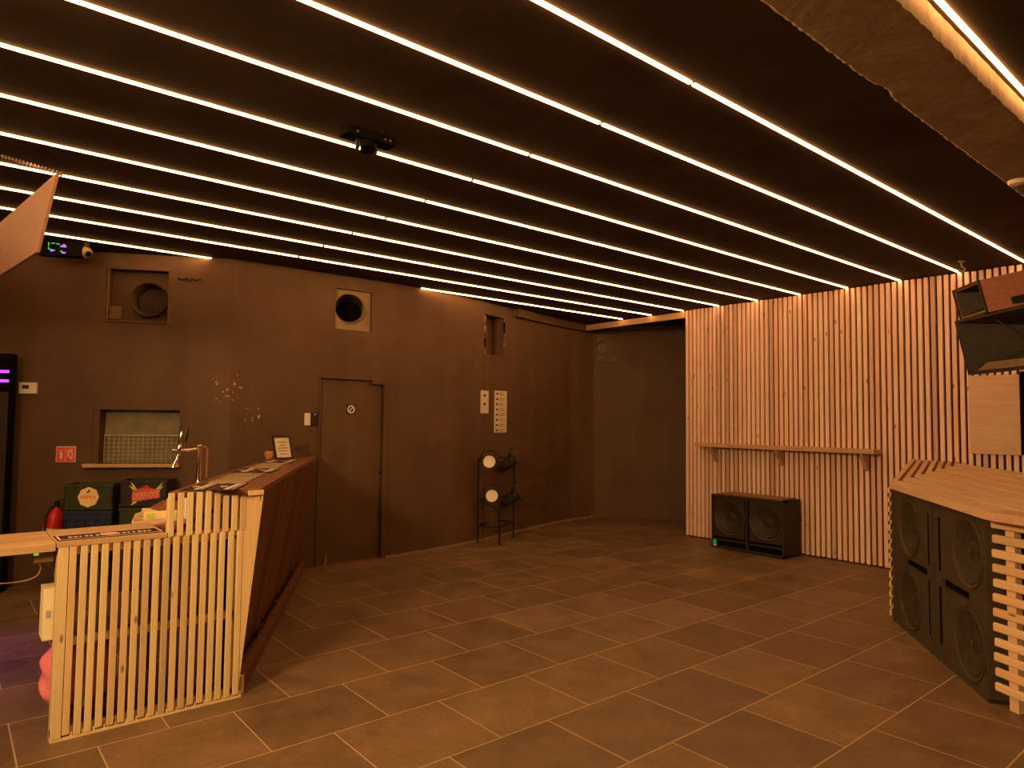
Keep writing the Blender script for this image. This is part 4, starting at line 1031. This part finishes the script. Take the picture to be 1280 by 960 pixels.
horn_box(t, ml, 1.15, .445, .50, 'black', .30, (.12, .06))
mb = MB(ml); mb.tube([(.40+.05*math.sin(i*.35), .05+.02*i, -.06-.028*i) for i in range(10)], .004); mb.build('horn_rib', 'sub_face', t)
mb = MB(ml); mb.hexa([(.12, .0, -.418), (1.03, .0, -.418), (1.03, .012, -.418), (.12, .012, -.418)], [(.21, .03, -.365), (.94, .03, -.365), (.94, .042, -.365), (.21, .042, -.365)]); mb.build('mouth_lip', plain('brown_lip', (.13, .085, .05), .6), t)
Tu = V((6.20, 1.925, 2.672)); mu = hung(Tu, 130, pit_)
t = thing('hung_speaker', mu @ V((.2, .3, 0)), 'smaller horn speaker with reddish plywood sides, upper of two in the corner', 'speaker', 'speakers hung in the right corner')
horn_box(t, mu, .42, .248, .75, 'pink_ply', .22, (.06, .03))
mb = MB(mu); mb.box(-.003, .423, -.012, .0, -.012, .003); mb.box(-.003, .423, -.012, 0, -.251, -.235); mb.box(-.003, .012, -.012, 0, -.251, .003); mb.box(.408, .423, -.012, 0, -.251, .003); mb.build('front_frame', 'black', t)
mb = MB(mu); mb.box(.421, .445, .17, .75, -.225, -.175); mb.build('side_bracket', 'black', t)
mb = MB()
for p in ((.40, .70, 0),):
    q = mu @ V(p); q2 = V((q.x, q.y, H)); nk = 14
    for i in range(nk):
        a = q.lerp(q2, i/nk); b2 = q.lerp(q2, (i+.85)/nk); sd = V((.008, 0, 0)) if i % 2 else V((0, .008, 0))
        mb.tube([a, a.lerp(b2, .25)+sd, a.lerp(b2, .75)+sd, b2, a.lerp(b2, .75)-sd, a.lerp(b2, .25)-sd, a], .003, 6)
mb.build('chain', 'steel', t)
q = X = V((4.90, 1.17, 3.066))
t = thing('smoke_detector', q, 'round pale detector under the concrete beam at the right edge', 'detector')
MB().lathe(q, (0, 0, -1), [(-.004, .05), (.012, .05), (.022, .045), (.028, .03)], 24).build('body', plain('ivory_plastic', (.72, .66, .55), .5), t, smooth=True)
MB().lathe(q-EZ*.028, (0, 0, -1), [(0, .012), (.006, .010)], 14).build('sensor', 'tan', t)

hk = V((7.55, 2.27, H))
t = thing('ceiling_hook', hk, 'small metal hook on the ceiling above the hung speakers', 'hook')
MB().disc(hk, (0, 0, -1), .03, .008, 14).build('plate', 'tan', t)
MB().tube([hk+V((0, 0, -.006)), hk+V((0, 0, -.05)), hk+V((.03, -.02, -.075)), hk+V((.02, -.014, -.105)), hk+V((-.02, .014, -.105)), hk+V((-.03, .02, -.085))], .008).build('hook', 'tan', t, smooth=True)
# warm lamp added out of view for room brightness and the bar's shadow
def lamp(name, loc, aim, sx, sy, e, c):
    l = bpy.data.lights.new(name, 'AREA'); l.shape = 'RECTANGLE'; l.size = sx; l.size_y = sy; l.energy = e; l.color = c; l.spread = math.radians(135)
    o = bpy.data.objects.new(name, l); COL.objects.link(o); o.location = loc; o.rotation_euler = (V(aim)-V(loc)).to_track_quat('-Z', 'Y').to_euler()
lamp('added_warm_lamp', (-2.1, 1.7, 2.75), (4.0, 2.6, .6), .8, .5, 150., (1., .56, .21))
# ------------------------------------------------------------------ world, camera, view
w = bpy.data.worlds.new('club_dark'); SC.world = w; w.use_nodes = True
w.node_tree.nodes['Background'].inputs[0].default_value = (.01, .006, .004, 1); w.node_tree.nodes['Background'].inputs[1].default_value = 1.
F, YAW, PIT, ROLL = 853.8, .8778, .0520, .0108
f = V((math.cos(YAW)*math.cos(PIT), math.sin(YAW)*math.cos(PIT), math.sin(PIT))); r = V((math.sin(YAW), -math.cos(YAW), 0)); u = r.cross(f)
r2 = r*math.cos(ROLL)+u*math.sin(ROLL); u2 = r*-math.sin(ROLL)+u*math.cos(ROLL)
cam = bpy.data.cameras.new('camera'); co = bpy.data.objects.new('camera', cam); COL.objects.link(co)
cam.sensor_width = 36.; cam.lens = F*36/1280; cam.clip_start = .05; cam.clip_end = 60
co.matrix_world = Matrix(((r2.x, u2.x, -f.x, 0), (r2.y, u2.y, -f.y, 0), (r2.z, u2.z, -f.z, 1.6), (0, 0, 0, 1)))
SC.camera = co
SC.view_settings.view_transform = 'Standard'; SC.view_settings.look = 'None'; SC.view_settings.gamma = 1.; SC.view_settings.exposure = 0.
SC.view_settings.use_curve_mapping = False
SC.cycles.max_bounces = 6; SC.cycles.diffuse_bounces = 4
